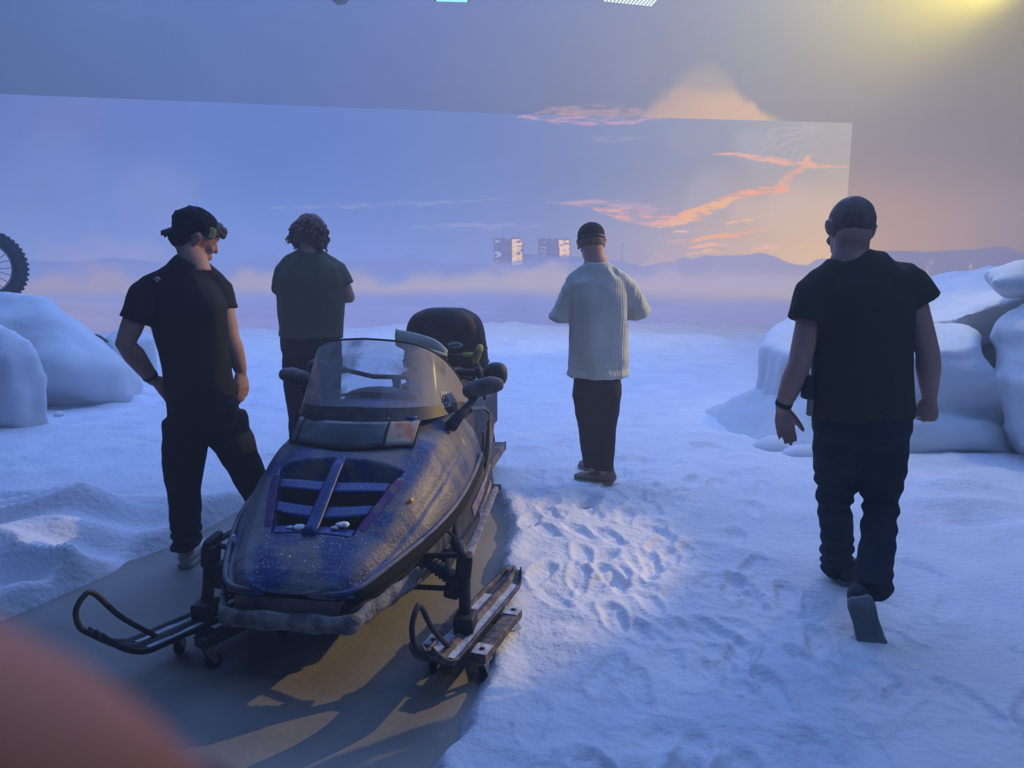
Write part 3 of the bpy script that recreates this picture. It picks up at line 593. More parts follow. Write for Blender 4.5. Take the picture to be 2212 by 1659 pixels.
BLACKTEE = mat('black_cotton', (.011, .014, .018), .85, bump=.1, bscale=300, spec=.25)
OLIVETEE = mat('olive_cotton', (.12, .125, .08), .9, bump=.1, bscale=300, spec=.2)
DARKTEE = mat('hazed_black_cotton', (.060, .050, .026), .9, bump=.1, bscale=300, spec=.2)  # olive cast of the warm haze veil is put into the shirt colour
JEAN = mat('black_trousers', (.012, .015, .021), .85, bump=.15, bscale=200, spec=.25)
JEAN2 = mat('dark_jeans', (.016, .022, .036), .85, c2=(.026, .032, .046), scale=6, bump=.15, bscale=200, spec=.25)
KNIT = mat('pale_knit_wool', (.66, .68, .60), .95, c2=(.56, .60, .54), scale=5, bump=.3, bscale=140, spec=.15, sheen=.2)
HAIRD = mat('dark_hair', (.020, .014, .012), .6, c2=(.05, .03, .022), scale=60, bump=.5, bscale=150, stretch=(1, 1, .3))
HAIRB = mat('brown_hair', (.12, .050, .028), .6, c2=(.22, .10, .055), scale=40, bump=.5, bscale=120, stretch=(1, 1, .3))
HAIRG = mat('shaved_hair', (.17, .115, .085), .9, c2=(.26, .17, .125), scale=40, mix=(.4, .7), bump=.3, bscale=500)
CAPM = mat('black_cap_cloth', (.012, .012, .018), .9, bump=.15, bscale=200, spec=.2)
SHOEW = mat('white_shoe', (.55, .55, .56), .6, bump=.1, bscale=80); SHOET = mat('beige_suede', (.30, .23, .18), .9, c2=(.22, .16, .13), scale=9, bump=.2, bscale=120); SHOEG = mat('dark_shoe', (.03, .034, .042), .7, bump=.2, bscale=90)
SOLE = mat('grey_rubber_sole', (.20, .24, .25), .8, c2=(.12, .15, .16), scale=12, bump=.6, bscale=60)

def person(name, label, J, head, torso, sleeve, skin=SKIN, hands=(), loc=None, low=-.1):
    root = empty(name, loc, label, 'person')
    mb = MB(); put_head(mb, head['c'], head['M'], head.get('k', 1.0))
    nkk = head.get('nk', 1.0); nk = J['neck']; hc = head['c'] + head['M'] @ V((0, -.022, -.05))
    mb.tube([hc + V((0, 0, .02)), lerp(hc, nk, .5), nk, nk - V((0, 0, .05))], [(.056 * nkk, .060), (.056 * nkk, .058), (.066 * nkk, .064), (.09, .07)], 20, up=torso['f'])
    hp = J['hip']; sh = lerp(J['shL'], J['shR'], .5)
    rx, ry = torso['rx'], torso['ry']
    P = torso_path(hp, sh, nk, torso['f'], rx, ry, -.08)
    K = [.86, .92, .90, .93, .94, .74, .46, .34]; KY = [.8, .9, .9, .94, .90, .74, .60, .52]
    mb.tube(P, [(rx * a * .93, ry * b * .93) for a, b in zip(K, KY)], 28, up=torso['f'])
    for s in 'LR':
        a, e, w_ = J['sh' + s], J['el' + s], J['wr' + s]; m = torso.get('arm', 1)
        dn = V((0, 0, -.016)); mb.tube([lerp(a, sh, .25) + dn, a + dn, lerp(a, e, .35), lerp(a, e, .75), e, lerp(e, w_, .3), lerp(e, w_, .7), w_], [q * m for q in (.040, .044, .045, .042, .039, .042, .034, .026)], 18, round_=True)
    for h in hands: put_hand(mb, *h[0], **h[1])
    for s in 'LR':
        a, k, n_ = J['hi' + s], J['kn' + s], J['an' + s]
        mb.tube([a, lerp(a, k, .5), k, lerp(k, n_, .35), n_], [.078, .066, .052, .050, .036], 16, round_=True)
    body = sculpt('body', mb, .0062, skin, root, 3)
    return root
def shirt(root, name, m, J, torso, low, wid, sleeve, seed=0., infl=1.08, voxel=.009, amp=.006, extra=None, smul=1.0, neckr=(.078, .076), it=4, hem=None):
    mb = MB(); hp = J['hip']; sh = lerp(J['shL'], J['shR'], .5); nk = J['neck']; rx, ry = torso['rx'] * infl, torso['ry'] * infl
    up = V((0, 0, 1)); P = [hp + up * low, hp + up * (low + .02), lerp(hp, sh, .1), lerp(hp, sh, .35), lerp(hp, sh, .6), lerp(hp, sh, .84), lerp(hp, sh, .98), lerp(sh, nk, .62), nk]
    KX = list(wid); KY = [1.02, 1.04, 1.0, .98, 1.02, 1.04, .92, .70, .6]
    rr_ = [(rx * a, ry * b) for a, b in zip(KX, KY)]; rr_[-1] = neckr
    mb.tube(P, rr_, 32, up=torso['f'])
    for s in 'LR':
        a, e = J['sh' + s], sleeve[s]; a0 = lerp(a, sh, .10) - up * .004
        mb.tube([lerp(a, sh, .55) - up * .01, a0, lerp(a, e, .22), lerp(a, e, .5), lerp(a, e, .8), e], [.062 * smul, .060 * smul, .066 * smul, .069 * smul, .070 * smul, .072 * smul * sleeve.get('flare', 1)], 22)
        mb.tube([nk - up * .030, lerp(nk - up * .035, a, .5), lerp(nk, a, .96) - up * .006], [.060, .060 * (smul + 1) / 2, .056 * smul], 18, round_=True)
    return sculpt(name, mb, voxel, m, root, it, folds(seed, amp, extra=extra))
def trousers(root, m, J, torso, seed=0., top=.08, r=(.098, .090, .070, .066, .062), hipk=1.0, amp=.006, extra=None, it=4, voxel=.009, drop_=.03):
    mb = MB(); hp = J['hip']; up = V((0, 0, 1))
    rx, ry = torso['rx'] * hipk, torso['ry'] * 1.02
    mb.tube([hp + up * top, hp + up * .02, hp - up * .06, hp - up * .12], [(rx * .98, ry), (rx, ry * 1.04), (rx * .98, ry * 1.05), (rx * .7, ry * .8)], 28, up=torso['f'])
    for s in 'LR':
        a, k, n_ = J['hi' + s], J['kn' + s], J['an' + s]; d = (n_ - k).normalized()
        mb.tube([a + up * .06, a - up * .06, lerp(a, k, .55), k, lerp(k, n_, .4), lerp(k, n_, .8), n_ + d * drop_], [r[0] * .9, r[0], r[1], r[2], r[3], r[4], r[4] * 1.04], 22)
    return sculpt('trousers', mb, voxel, m, root, it, folds(seed, amp, sc=(8, 8, 7), extra=extra))
def shoe(root, heel, toe, up, m, sole, label=None, L=.29, wd=.050, h=.075, name='shoe', thick=.022):
    "heel and toe are points on the ground side of the sole"
    d = (toe - heel).normalized(); up = (up - d * up.dot(d)).normalized(); s = d.cross(up)
    P = lambda x, y, z: heel + d * x * L + s * y + up * z
    def ring(z0, g=1.0):
        o = []
        for x, y0 in ((.0, .55), (.03, .75), (.12, .84), (.3, .78), (.5, .82), (.68, 1.0), (.82, .98), (.93, .78), (.99, .45)): o.append((x, y0 * wd * g))
        return [(x, y) for x, y in o] + [(x, -y) for x, y in o[::-1]]
    sb = MB(); o = ring(0); n = len(o)
    lay = [(0, .96), (thick * .5, 1.03), (thick, 1.0)]
    vs = [P(x, y * g, z) for z, g in lay for x, y in o]; fs = [tuple(range(n))[::-1], tuple(range(2 * n, 3 * n))] + [(l * n + i, l * n + (i + 1) % n, (l + 1) * n + (i + 1) % n, (l + 1) * n + i) for l in range(2) for i in range(n)]
    ub = MB(); ub.tube([P(.02, 0, thick + h * .34), P(.15, 0, thick + h * .42), P(.35, 0, thick + h * .40), P(.6, 0, thick + h * .28), P(.85, 0, thick + h * .20), P(.98, 0, thick + h * .10)],
        [(wd * .62, h * .42), (wd * .82, h * .55), (wd * .80, h * .52), (wd * .92, h * .38), (wd * .86, h * .30), (wd * .45, h * .18)], 20, up=up, round_=True)
    ub.tube([P(.06, 0, thick + .02), P(.12, 0, h), P(.14, 0, h + .03)], [(wd * .75, .045), (wd * .74, .045), (wd * .72, .045)], 18, up=d)
    o_ = sculpt(name, ub, .006, m, root, 3)
    if label: o_['label'] = label
    sb.add(vs, fs); sb.build('sole', sole, o_, smooth='a')
    return o_

# --- man in black T-shirt at the left, hand on hip, looking down to the right
Y0 = 3.62
J = dict(neck=at(417, 562, Y0 - .02), shL=at(318, 618, Y0 - .10), shR=at(470, 612, Y0 + .06), elL=at(271, 742, Y0 - .16), wrL=at(330, 820, Y0 - .02), elR=at(497, 732, Y0 + .03), wrR=at(520, 800, Y0 + .07),
    hip=at(440, 895, Y0), hiL=at(398, 930, Y0 - .01), hiR=at(490, 912, Y0 + .02), knL=at(397, 1060, Y0 + .03), anL=at(404, 1188, Y0), knR=at(532, 1015, Y0 + .10), anR=at(592, 1130, Y0 + .22))
fd = V((math.sin(R(22)), math.cos(R(22)), 0)); T = dict(rx=.180, ry=.125, f=fd, arm=1.16)
H = dict(c=at(424, 511, Y0 + .03), M=frame(R(58), R(-24), R(6)), k=1.08)
loc = gp(405, 1225)
hl = ((J['wrL'], V((.75, .35, -.35)), V((.1, -.6, -.6)), .5), {}); hr = ((J['wrR'], at(527, 850, Y0 + .06) - J['wrR'], V((-.5, -1, .2)), .25), dict(spread=.05, thumb=.35))
man1 = person('person', 'man in plain black T-shirt and black trousers, hand on hip, standing left of the snowmobile', J, H, T, None, hands=(hl, hr), loc=loc)
sl = dict(L=at(291, 694, Y0 - .13), R=at(480, 668, Y0 + .06), flare=1.04)
W8 = (.98, .98, .98, .94, 1.0, 1.10, 1.02, .55, .4)
shirt(man1, 'shirt', BLACKTEE, J, T, .06, W8, sl, 3, infl=1.04, smul=.98, neckr=(.076, .080))
trousers(man1, JEAN, J, T, 7, top=.09, hipk=1.04, r=(.104, .096, .081, .076, .068), amp=.008, drop_=-.01, extra=stack(.12, .10, .010, 120))
shoe(man1, gp(398, 1229, .0) + V((0, .0, .006)), gp(462, 1172, .0) + V((0, 0, .006)), V((0, 0, 1)), SHOEW, SHOEW)
shoe(man1, gp(592, 1150, .0) + V((0, 0, .006)), gp(625, 1100, .0) + V((0, .05, .006)), V((0, 0, 1)), SHOEW, SHOEW)
hm_ = MB(); c = H['c']; M = H['M']
Pm = lambda x, y, z: c + M @ V((x, y, z)) * 1.08
hb = MB(); hb.ell(Pm(0, -.020, .040), (.092, .108, .088), M, n=30, m=20).ell(Pm(0, -.058, -.022), (.078, .052, .060), M)
sculpt('cap', hb, .005, CAPM, man1, 1, lambda v: .016 * fbm(v * 24, 3))['label'] = 'dark soft cap worn backwards'
bb = MB(); bb.grid(lambda u, t: Pm(u * .062, -.100 - t * .034 * (1 - .35 * u * u), -.004 - t * .034 - .018 * u * u), np.linspace(-1, 1, 15), np.linspace(0, 1, 8)); bb.build('cap_brim', CAPM, man1, solid=.006)
fr_ = MB(); fr_.ell(Pm(0, .062, .062), (.072, .042, .036), M).ell(Pm(.064, .036, .040), (.024, .036, .030), M).ell(Pm(-.064, .036, .040), (.024, .036, .030), M)
for k in range(30):
    a = random.uniform(-1.1, 1.1); p = Pm(.072 * math.sin(a), .016 + .082 * math.cos(a), .058 + random.uniform(-.015, .02)); fr_.ell(p, (.012, .016, .012), M)
sculpt('hair', fr_, .0045, HAIRD, man1, 1, lambda v: .006 * fbm(v * 45, 3))
YEL = mat('yellow_tag', (.55, .52, .18), .6); tb = MB(); tb.grid(lambda u, t: Pm(.092 + .002 * u, .040 + u * .013 + .003 * math.sin(t * 5), .040 + (t - .5) * .045), np.linspace(-1, 1, 6), np.linspace(0, 1, 8)); tb.build('ear_tag', YEL, man1, solid=.004)
sy = MB(); g0 = at(364, 602, Y0 - .05); 
for dx, dz, rx_, rz_, an in ((-.007, .004, .012, .004, -.5), (.007, .005, .012, .004, .7), (0, -.006, .006, .008, 0)):
    sy.ell(g0 + V((dx, -.118, dz)), (rx_, .004, rz_), Euler((0, an, .0)).to_matrix(), n=10, m=6)
sy.build('shirt_print', mat('pale_print', (.45, .5, .55), .7), man1)
bw = MB(); dwr = (J['wrL'] - J['elL']).normalized(); bw.tube([J['wrL'] - dwr * .040, J['wrL'] - dwr * .020], .036, 20); bw.build('wristband', RUBBER, man1)

# --- man in olive T-shirt, arms folded, brown wavy hair
Y0 = 5.15
J = dict(neck=at(668, 540, Y0), shL=at(622, 574, Y0), shR=at(720, 576, Y0 + .03), elL=at(614, 640, Y0 + .16), wrL=at(665, 640, Y0 + .30), elR=at(753, 641, Y0 + .04), wrR=at(690, 636, Y0 + .28),
    hip=at(672, 742, Y0), hiL=at(645, 760, Y0), hiR=at(702, 760, Y0), knL=at(650, 890, Y0 + .02), anL=at(655, 1025, Y0), knR=at(705, 890, Y0 + .02), anR=at(708, 1025, Y0))
T = dict(rx=.215, ry=.15, f=V((.1, 1, 0)).normalized(), arm=1.2); H = dict(c=at(671, 511, Y0 + .04), M=frame(R(12), R(-26), R(4)), k=1.04)
g = gp(680, 1052); loc = V((g.x, Y0, 0))
h1 = ((J['wrL'], V((.9, .1, .1)), V((0, .2, 1)), .5), {}); h2 = ((J['wrR'], V((-.9, .1, .0)), V((0, .2, 1)), .5), {})
man2 = person('person', 'man with wavy brown hair in olive T-shirt, arms folded, behind the snowmobile', J, H, T, None, hands=(h1, h2), loc=loc)
sl = dict(L=at(612, 630, Y0 + .06), R=at(738, 618, Y0 + .04), flare=1.02)
def g_extra(v): return -.010 * np.exp(-((v[:, 2] - (1.24 - .9 * (v[:, 0] + 1.2))) / .03) ** 2) * sst(-1.45, -1.25, v[:, 0]) * (v[:, 1] < 5.15)
shirt(man2, 'shirt', OLIVETEE, J, T, .04, (1.0, 1.0, .97, 1.0, 1.05, 1.06, .98, .58, .4), sl, 12, infl=1.03, smul=1.16, amp=.009, neckr=(.075, .07))
trousers(man2, JEAN, J, T, 17, top=.07, hipk=.95, r=(.112, .104, .088, .08, .074), amp=.010)
for s in 'LR': shoe(man2, J['an' + s] + V((0, -.06, 0)) - V((0, 0, J['an' + s].z - .055)), J['an' + s] + V((0, .2, 0)) - V((0, 0, J['an' + s].z - .05)), V((0, 0, 1)), SHOEG, SOLE)
c = H['c']; M = H['M']; hb = MB(); hb.ell(c + M @ V((0, -.02, .038)), (.108, .116, .104), M, n=26, m=18)
hb.ell(c + M @ V((0, -.058, -.025)), (.104, .056, .062), M).ell(c + M @ V((.078, -.01, -.035)), (.042, .066, .066), M).ell(c + M @ V((-.078, -.01, -.035)), (.042, .066, .066), M)
hair2 = sculpt('hair', hb, .006, HAIRB, man2, 2, lambda v: .016 * fbm(v * np.array([22, 22, 14]), 3) + .004 * fbm(v * 60, 2))
lock = MB()
for k in range(90):
    a = random.uniform(-2.7, 2.7); zz = random.uniform(-.02, .10); p = V((.112 * math.sin(a), -.02 - .112 * math.cos(a), zz * .9)); pts = []
    if abs(a) > 2.1: continue
    ln = random.uniform(.06, .11); ph = random.uniform(0, 6)
    for t in np.linspace(0, 1, 8):
        out = 1.0 + .10 * math.sin(t * 7 + ph) + .16 * t * t + .10 * max(0, zz) * 0
        shrink = math.sqrt(max(.25, 1 - ((zz - ln * t) / .13) ** 2)) if zz - ln * t > 0 else 1
        pts.append(c + M @ V((p.x * out * shrink + .006 * math.sin(t * 9 + ph), (p.y + .02) * out * shrink - .02, p.z - ln * t)))
    lock.tube(pts, [.009, .011, .011, .010, .009, .007, .005, .002], 6)
lo = lock.build('hair_locks', HAIRB, man2); lo['kind'] = 'stuff'

# --- man in pale knitted sweater and backwards cap
Y0 = 4.98
J = dict(neck=at(1288, 568, Y0), shL=at(1242, 608, Y0), shR=at(1342, 604, Y0), elL=at(1216, 676, Y0 + .02), wrL=at(1262, 690, Y0 + .30), elR=at(1376, 662, Y0 + .05), wrR=at(1330, 668, Y0 + .32),
    hip=at(1292, 800, Y0), hiL=at(1266, 830, Y0), hiR=at(1314, 830, Y0), knL=at(1272, 922, Y0 + .03), anL=at(1282, 1008, Y0), knR=at(1308, 922, Y0 + .03), anR=at(1303, 1016, Y0 - .02))
T = dict(rx=.178, ry=.125, f=V((-.05, 1, 0)).normalized(), arm=1.0); H = dict(c=at(1277, 524, Y0 + .05), M=frame(R(-7), R(-14), R(-2)), k=1.08, nk=1.2)
h1 = ((J['wrL'], V((.5, .9, .1)), V((0, .1, 1)), .45), {}); h2 = ((J['wrR'], V((-.5, .9, .1)), V((0, .1, 1)), .45), {})
man3 = person('person', 'man in oversized pale knitted sweater and black cap standing in the middle distance', J, H, T, None, hands=(h1, h2), loc=gp(1290, 1062))
sl = dict(L=at(1217, 692, Y0 + .05), R=at(1377, 680, Y0 + .08), flare=1.12)
def rib(v): return .0016 * np.sin(v[:, 0] * 2 * math.pi / .016 + .0) + .010 * np.exp(-((v[:, 2] - .80) / .02) ** 2) - .004 * np.exp(-((v[:, 2] - .845) / .012) ** 2)
def drape(v): return .010 * np.sin(v[:, 0] * 30 + 3 * fbm(v * np.array([3, 3, 1.2]), 2)) * sst(1.45, 1.2, v[:, 2]) * sst(.78, .95, v[:, 2])
shirt(man3, 'sweater', KNIT, J, T, -.035, (1.02, 1.06, 1.07, 1.04, 1.03, 1.06, .98, .56, .4), sl, 33, infl=1.06, smul=1.14, amp=.010, voxel=.0075, neckr=(.078, .075), it=3, extra=lambda v: rib(v) + drape(v))
MB().ring(J['neck'] + V((0, .005, .000)), .070, .013, (0, -.15, 1), 30, 10).build('collar', KNIT, man3)
trousers(man3, JEAN2, J, T, 37, top=.05, hipk=.86, r=(.092, .087, .074, .070, .066), amp=.005, drop_=.0)
shoe(man3, gp(1322, 1060) + V((0, -.03, .055)), gp(1242, 1050) + V((0, -.03, .055)), V((0, 0, 1)), SHOET, SHOET, wd=.052, h=.075, L=.27)
shoe(man3, gp(1278, 1042) + V((0, 0, .055)), gp(1256, 1020) + V((0, 0, .055)), V((0, 0, 1)), SHOET, SHOET, L=.24, h=.07)
c = H['c']; M = H['M']; cb = MB(); cb.ell(c + M @ V((0, -.010, .050)), (.087, .108, .078), M, n=30, m=20).tube([c + M @ V((0, -.010, .008)), c + M @ V((0, -.010, .055))], [(.087, .107), (.088, .109)], 30, up=M @ V((0, 1, 0)))
cap3 = sculpt('cap', cb, .005, CAPM, man3, 3); MB().ell(c + M @ V((0, -.01, .130)), (.008, .008, .005), M, n=12, m=8).build('button', CAPM, cap3)
MB().tube([c + M @ V((.088 * math.sin(a), -.010 - .109 * math.cos(a), .016)) for a in np.linspace(-1, 1, 15)], (.004, .011), 8, up=(0, 0, 1)).build('strap', BLACKM, cap3)
MB().grid(lambda u, t: c + M @ V((u * .068, .085 + t * .04 * (1 - .4 * u * u), .022 - .015 * t - .02 * u * u)), np.linspace(-1, 1, 13), np.linspace(0, 1, 7)).build('brim', CAPM, cap3, solid=.005)
hb = MB(); hb.ell(c + M @ V((0, -.020, .0)), (.083, .098, .068), M, n=26, m=16); sculpt('hair', hb, .005, HAIRG, man3, 2)

# --- big man walking away on the right
Y0 = 3.12
J = dict(neck=at(1838, 556, Y0 + .02), shL=at(1766, 610, Y0 + .02), shR=at(1958, 600, Y0), elL=at(1726, 790, Y0 - .02), wrL=at(1690, 880, Y0 + .06), elR=at(2004, 762, Y0 - .04), wrR=at(2008, 858, Y0 + .05),
    hip=at(1862, 900, Y0), hiL=at(1814, 940, Y0 + .01), hiR=at(1906, 940, Y0 - .01), knL=at(1804, 1085, Y0 + .12), anL=at(1810, 1218, Y0 + .30), knR=at(1903, 1082, Y0 + .03), anR=at(1886, 1262, Y0 - .20))
T = dict(rx=.205, ry=.15, f=V((-.06, 1, 0)).normalized(), arm=1.16); H = dict(c=at(1836, 493, Y0 + .05), M=frame(R(-2), R(-18), R(5)), k=1.14, nk=1.22)
h1 = ((J['wrL'], at(1703, 975, Y0 + .10) - J['wrL'], V((1, -.1, .1)), .22), dict(k=1.02, thumb=.55, spread=.02)); h2 = ((J['wrR'], V((-.03, .0, -1)), V((-.9, .4, 0)), 1.25), dict(k=1.06, thumb=.5, spread=.0, tcurl=.9))
man4 = person('person', 'large balding man in dark T-shirt and jeans walking away on the right', J, H, T, None, hands=(h1, h2), loc=V((J['hip'].x, Y0, 0)))
sl = dict(L=at(1746, 694, Y0), R=at(1990, 656, Y0 - .01), flare=.98)
shirt(man4, 'shirt', DARKTEE, J, T, .0, (1.0, 1.02, 1.0, .98, .98, 1.03, .98, .6, .4), sl, 52, infl=1.01, smul=1.16, amp=.008, neckr=(.080, .078))
trousers(man4, JEAN2, J, T, 57, top=.05, hipk=.98, r=(.104, .092, .073, .069, .069), amp=.008, extra=lambda v: stack(.52, .14, .006, 75)(v) + stack(.16, .12, .007, 85, 4)(v), drop_=.04)
shoe(man4, gp(1826, 1278) + V((0, -.04, .045)), gp(1786, 1205) + V((-.02, .0, .05)), V((0, 0, 1)), SHOEG, SOLE, L=.30, wd=.054, h=.09)
hl_ = at(1856, 1292, 2.80); to_ = gp(1892, 1402, .04) + V((0, .03, 0)); shoe(man4, hl_, to_, V((.15, 1.0, .55)), SHOEG, SOLE, L=.33, wd=.060, h=.10, label='dark shoe with heel raised, grey sole showing')
c = H['c']; M = H['M']; hb = MB(); hb.ell(c + M @ V((0, -.017, .021)), (.0870, .1055, .1020), M, n=30, m=20)
sculpt('hair', hb, .0055, HAIRG, man4, 2, lambda v: .002 * fbm(v * 90, 2))
MB().tube([lerp(J['elL'], J['wrL'], .84), lerp(J['elL'], J['wrL'], .95)], [.036, .035], 22).build('wristband', RUBBER, man4)
MB().ring(J['wrR'] + V((-.045, -.005, -.085)), .010, .002, (.3, .3, 1), 16, 6).build('ring', ZINC, man4)
rp = at(1744, 835, Y0 - .02); rb = MB(); rb.box(rp, (.035, .05, .10), None, .006); radio = rb.build('radio', BLACKM, man4, smooth='a'); MB().tube([rp + V((0, 0, .045)), rp + V((.002, 0, .10)), rp + V((.012, .0, .17))], .0035, 6).build('antenna', RUBBER, radio)
MB().box(rp + V((.012, -.01, -.085)), (.018, .03, .07), None, .004).build('pouch', mat('pouch_cloth', (.25, .24, .2), .8), man4)
J4 = J
# --- finger reaching in front of the lens at the lower left
def cs(x, y, d): return V((0, 0, CH)) + Euler((R(90) - PITCH, 0, 0)).to_matrix() @ V((x, y, -d))
fm = MB()
tip = cs(-.0261, -.0295, .046); b1 = cs(-.0370, -.0222, .044); b2 = cs(-.058, -.009, .039); b3 = cs(-.092, .004, .022)
fm.tube([tip, lerp(tip, b1, .5), b1, lerp(b1, b2, .5), b2, lerp(b2, b3, .5), b3], [.0088, .0098, .0096, .0092, .0102, .0098, .0112], 20, round_=True)
fw_ = (b3 - b2).normalized()
for k in range(1, 4):
    o_ = V((0, .004 * k, -.019 * k)); fm.tube([b3 + o_, b3 + o_ + V((.012, .012, -.004)), b3 + o_ + V((.022, -.004, -.006)), b3 + o_ + V((.008, -.016, -.004))], [.0105, .0098, .0092, .0080], 14, round_=True)
fm.tube([b3 + V((0, 0, .004)), b3 + V((-.03, -.02, -.026)), b3 + V((-.065, -.05, -.030))], [(.014, .014), (.042, .016), (.036, .020)], 18, up=(0, 1, 0), round_=True)
fm.tube([b3 + V((-.05, -.04, .0)), b3 + V((-.02, -.03, .026)), b3 + V((.004, -.028, .040))], [.014, .012, .0095], 14, round_=True)
FSK = mat('near_skin', (.95, .27, .10), .6, c2=(.85, .20, .08), scale=60, sss=.15)
hand = sculpt('hand', fm, .0016, FSK, None, 4); tag(hand, "blurred fingertip of the photographer's hand covering the lower left corner", 'hand')
nl = MB(); nd = (b1 - tip).normalized(); nn = (V((-.1, 1, -.2)) - nd * V((-.1, 1, -.2)).dot(nd)).normalized(); nsd = nd.cross(nn)
nl.grid(lambda u, t: tip + nd * (-.006 + t * .012) + nsd * (.0062 * math.sin(u)) + nn * (.0092 * math.cos(u * .75) + .0004), np.linspace(-1, 1, 9), np.linspace(0, 1, 6)); nl.build('fingernail', mat('nail', (.8, .45, .4), .4), hand, solid=.0005)
print('people ok')

# ------------------------------------------------------------------ snowmobile (local frame: x picture right, y rearwards, z up)
WORLDCO[0] = False
OX, OY, ANG = -.70, 2.90, R(8.5)
sm = empty('snowmobile', (OX, OY, 0), 'dirty blue snowmobile with windshield, front skis standing on wheeled dollies', 'snowmobile', rz=-ANG)
def L_(p): dx, dy = p[0] - OX, p[1] - OY; ca, sa = math.cos(ANG), math.sin(ANG); return V((dx * ca - dy * sa, dx * sa + dy * ca, p[2]))
GR = dict(c3=(.26, .25, .26), s3=130, m3=(.60, .70))
PAINT = mat('blue_paint_dirty', (.010, .045, .18), .45, c2=(.150, .150, .170), scale=6.5, mix=(.40, .54), bump=.22, bscale=90, detail=12, **GR)
PANEL = mat('grey_panel_dirty', (.04, .045, .06), .55, c2=(.19, .17, .16), scale=7, mix=(.42, .62), bump=.25, bscale=80, detail=12, **GR)
CRUST = mat('snow_crusted_bumper', (.10, .10, .11), .8, c2=(.34, .34, .35), scale=14, mix=(.38, .6), bump=1.0, bscale=45, **GR)
DBLUE = mat('deep_blue_plastic', (.010, .055, .24), .4, c2=(.06, .06, .08), scale=22, mix=(.55, .75), c3=(.4, .4, .42), s3=90, m3=(.66, .70))
VOID = mat('vent_black', (.004, .005, .009), .9); PURP = mat('purple_stripe', (.07, .012, .16), .5, c2=(.12, .1, .14), scale=20, mix=(.5, .7))
CHAR = mat('charcoal_plastic', (.025, .028, .036), .6, c2=(.07, .068, .075), scale=14, mix=(.45, .7), bump=.3, bscale=90)
SEATM = mat('seat_vinyl', (.012, .013, .018), .5, c2=(.05, .05, .06), scale=8, mix=(.55, .8), bump=.2, bscale=70)
LENSM = mat('clouded_lens', (.12, .15, .17), .35, c2=(.06, .07, .085), scale=9, mix=(.4, .65), bump=.15, bscale=50)
AMB = mat('amber_side_lens', (.40, .34, .28), .4, c2=(.42, .16, .08), scale=14, mix=(.50, .62), bump=.1, bscale=40)
def hw(y): return float(np.interp(y, [-.47, -.465, -.45, -.41, -.34, -.2, -.05, .2, .45, .8, 1.1], [.10, .16, .215, .258, .300, .350, .405, .455, .465, .440, .39]))
def ht(y): return float(np.interp(y, [-.47, -.45, -.41, -.34, -.22, .02, .15, .24, .45, .62, .8, 1.1], [.415, .445, .475, .512, .565, .715, .775, .825, .865, .875, .86, .78]))
def hb_(y): return float(np.interp(y, [-.47, -.4, -.2, .05, .3, .6, .8, 1.1], [.400, .400, .42, .46, .50, .54, .56, .58]))
def hoodz(x, y):
    w_ = hw(y); t = min(abs(x) / w_, 1); zb, zt = hb_(y), ht(y); return zb + (zt - zb) * (1 - t ** 2.9) ** .62
def sv(px_, a, b): return max(0., min(1., (px_ - a) / (b - a)))
def vent_in(x, y):
    "1 inside the vent opening, a trapezoid widening rearwards"
    t = (y + .245) / .32; wl_ = .150 + .105 * t; m_ = min(sv(wl_ - abs(x), -.004, .006), sv(y + .245, -.004, .006), sv(.075 - y, -.004, .006)); return m_
nu, nv_ = 150, 190
ysv = np.concatenate([np.linspace(-.47, -.40, 14), np.linspace(-.39, .95, nv_)])
hd = MB(); pts = []
for y in ysv:
    w_, zb, zt = hw(y), hb_(y), ht(y)
    for k in range(nu):
        u = -1 + 2 * k / (nu - 1); th_ = u * math.pi / 2; s = math.sin(th_); x = w_ * math.copysign(abs(s) ** .80, s); z = hoodz(x, y) if abs(u) < .999 else zb
        z += .010 * math.exp(-((abs(x) - w_ * .72) / .03) ** 2) - .012 * math.exp(-((abs(x) - w_ * .86) / .012) ** 2) * (y < .6)
        z -= .085 * vent_in(x, y); pts.append(V((x, y, z)))
nr_ = len(ysv); hd.add(pts, [(j * nu + i, j * nu + i + 1, (j + 1) * nu + i + 1, (j + 1) * nu + i) for j in range(nr_ - 1) for i in range(nu - 1)])
me = bpy.data.meshes.new('hood'); me.from_pydata(hd.v, [], hd.f); 
vv = mesh_np(me); nz = .0035 * fbm(vv * 30, 3) * (fbm(vv * 6 + 4, 2) > .0); vv[:, 2] += nz; set_np(me, vv)
hood = link('hood', me, PAINT, sm, True); hood['label'] = 'grime-covered blue hood'
# vents
def vw(t): return .150 + .105 * t
def vy(t): return -.245 + .32 * t
vt = MB(); vt.grid(lambda u, t: V((u * vw(t) * .98, vy(t), hoodz(0, vy(t)) - .080 - .02 * u * u)), np.linspace(-1, 1, 20), np.linspace(0, 1, 14)); vt.build('vent_floor', VOID, sm)  # near-black floor adds to the recess shade by colour
for s in (-1, 1):
    for t0, t1 in ((-.02, .12), (.30, .47), (.64, .80)):
        def f_(u, q, s=s, t0=t0, t1=t1):
            t = t0 + (t1 - t0) * q; x = s * (.016 + (vw(t) - .018) * u); y = vy(t) - .034 * (1 - u * u) * (t0 > 0)
            return V((x, y, hoodz(x, y) - .004 - .010 * q))
        MB().grid(f_, np.linspace(0, 1, 18), np.linspace(0, 1, 6)).build('vent_slat', DBLUE, sm, solid=.010)
    MB().grid(lambda a, b, s=s: V((s * (vw(b) - .001 - .012 * a), vy(b), hoodz(s * vw(b), vy(b)) - .07 * a)), np.linspace(0, 1, 4), np.linspace(0, 1, 16)).build('vent_wall', DBLUE, sm)
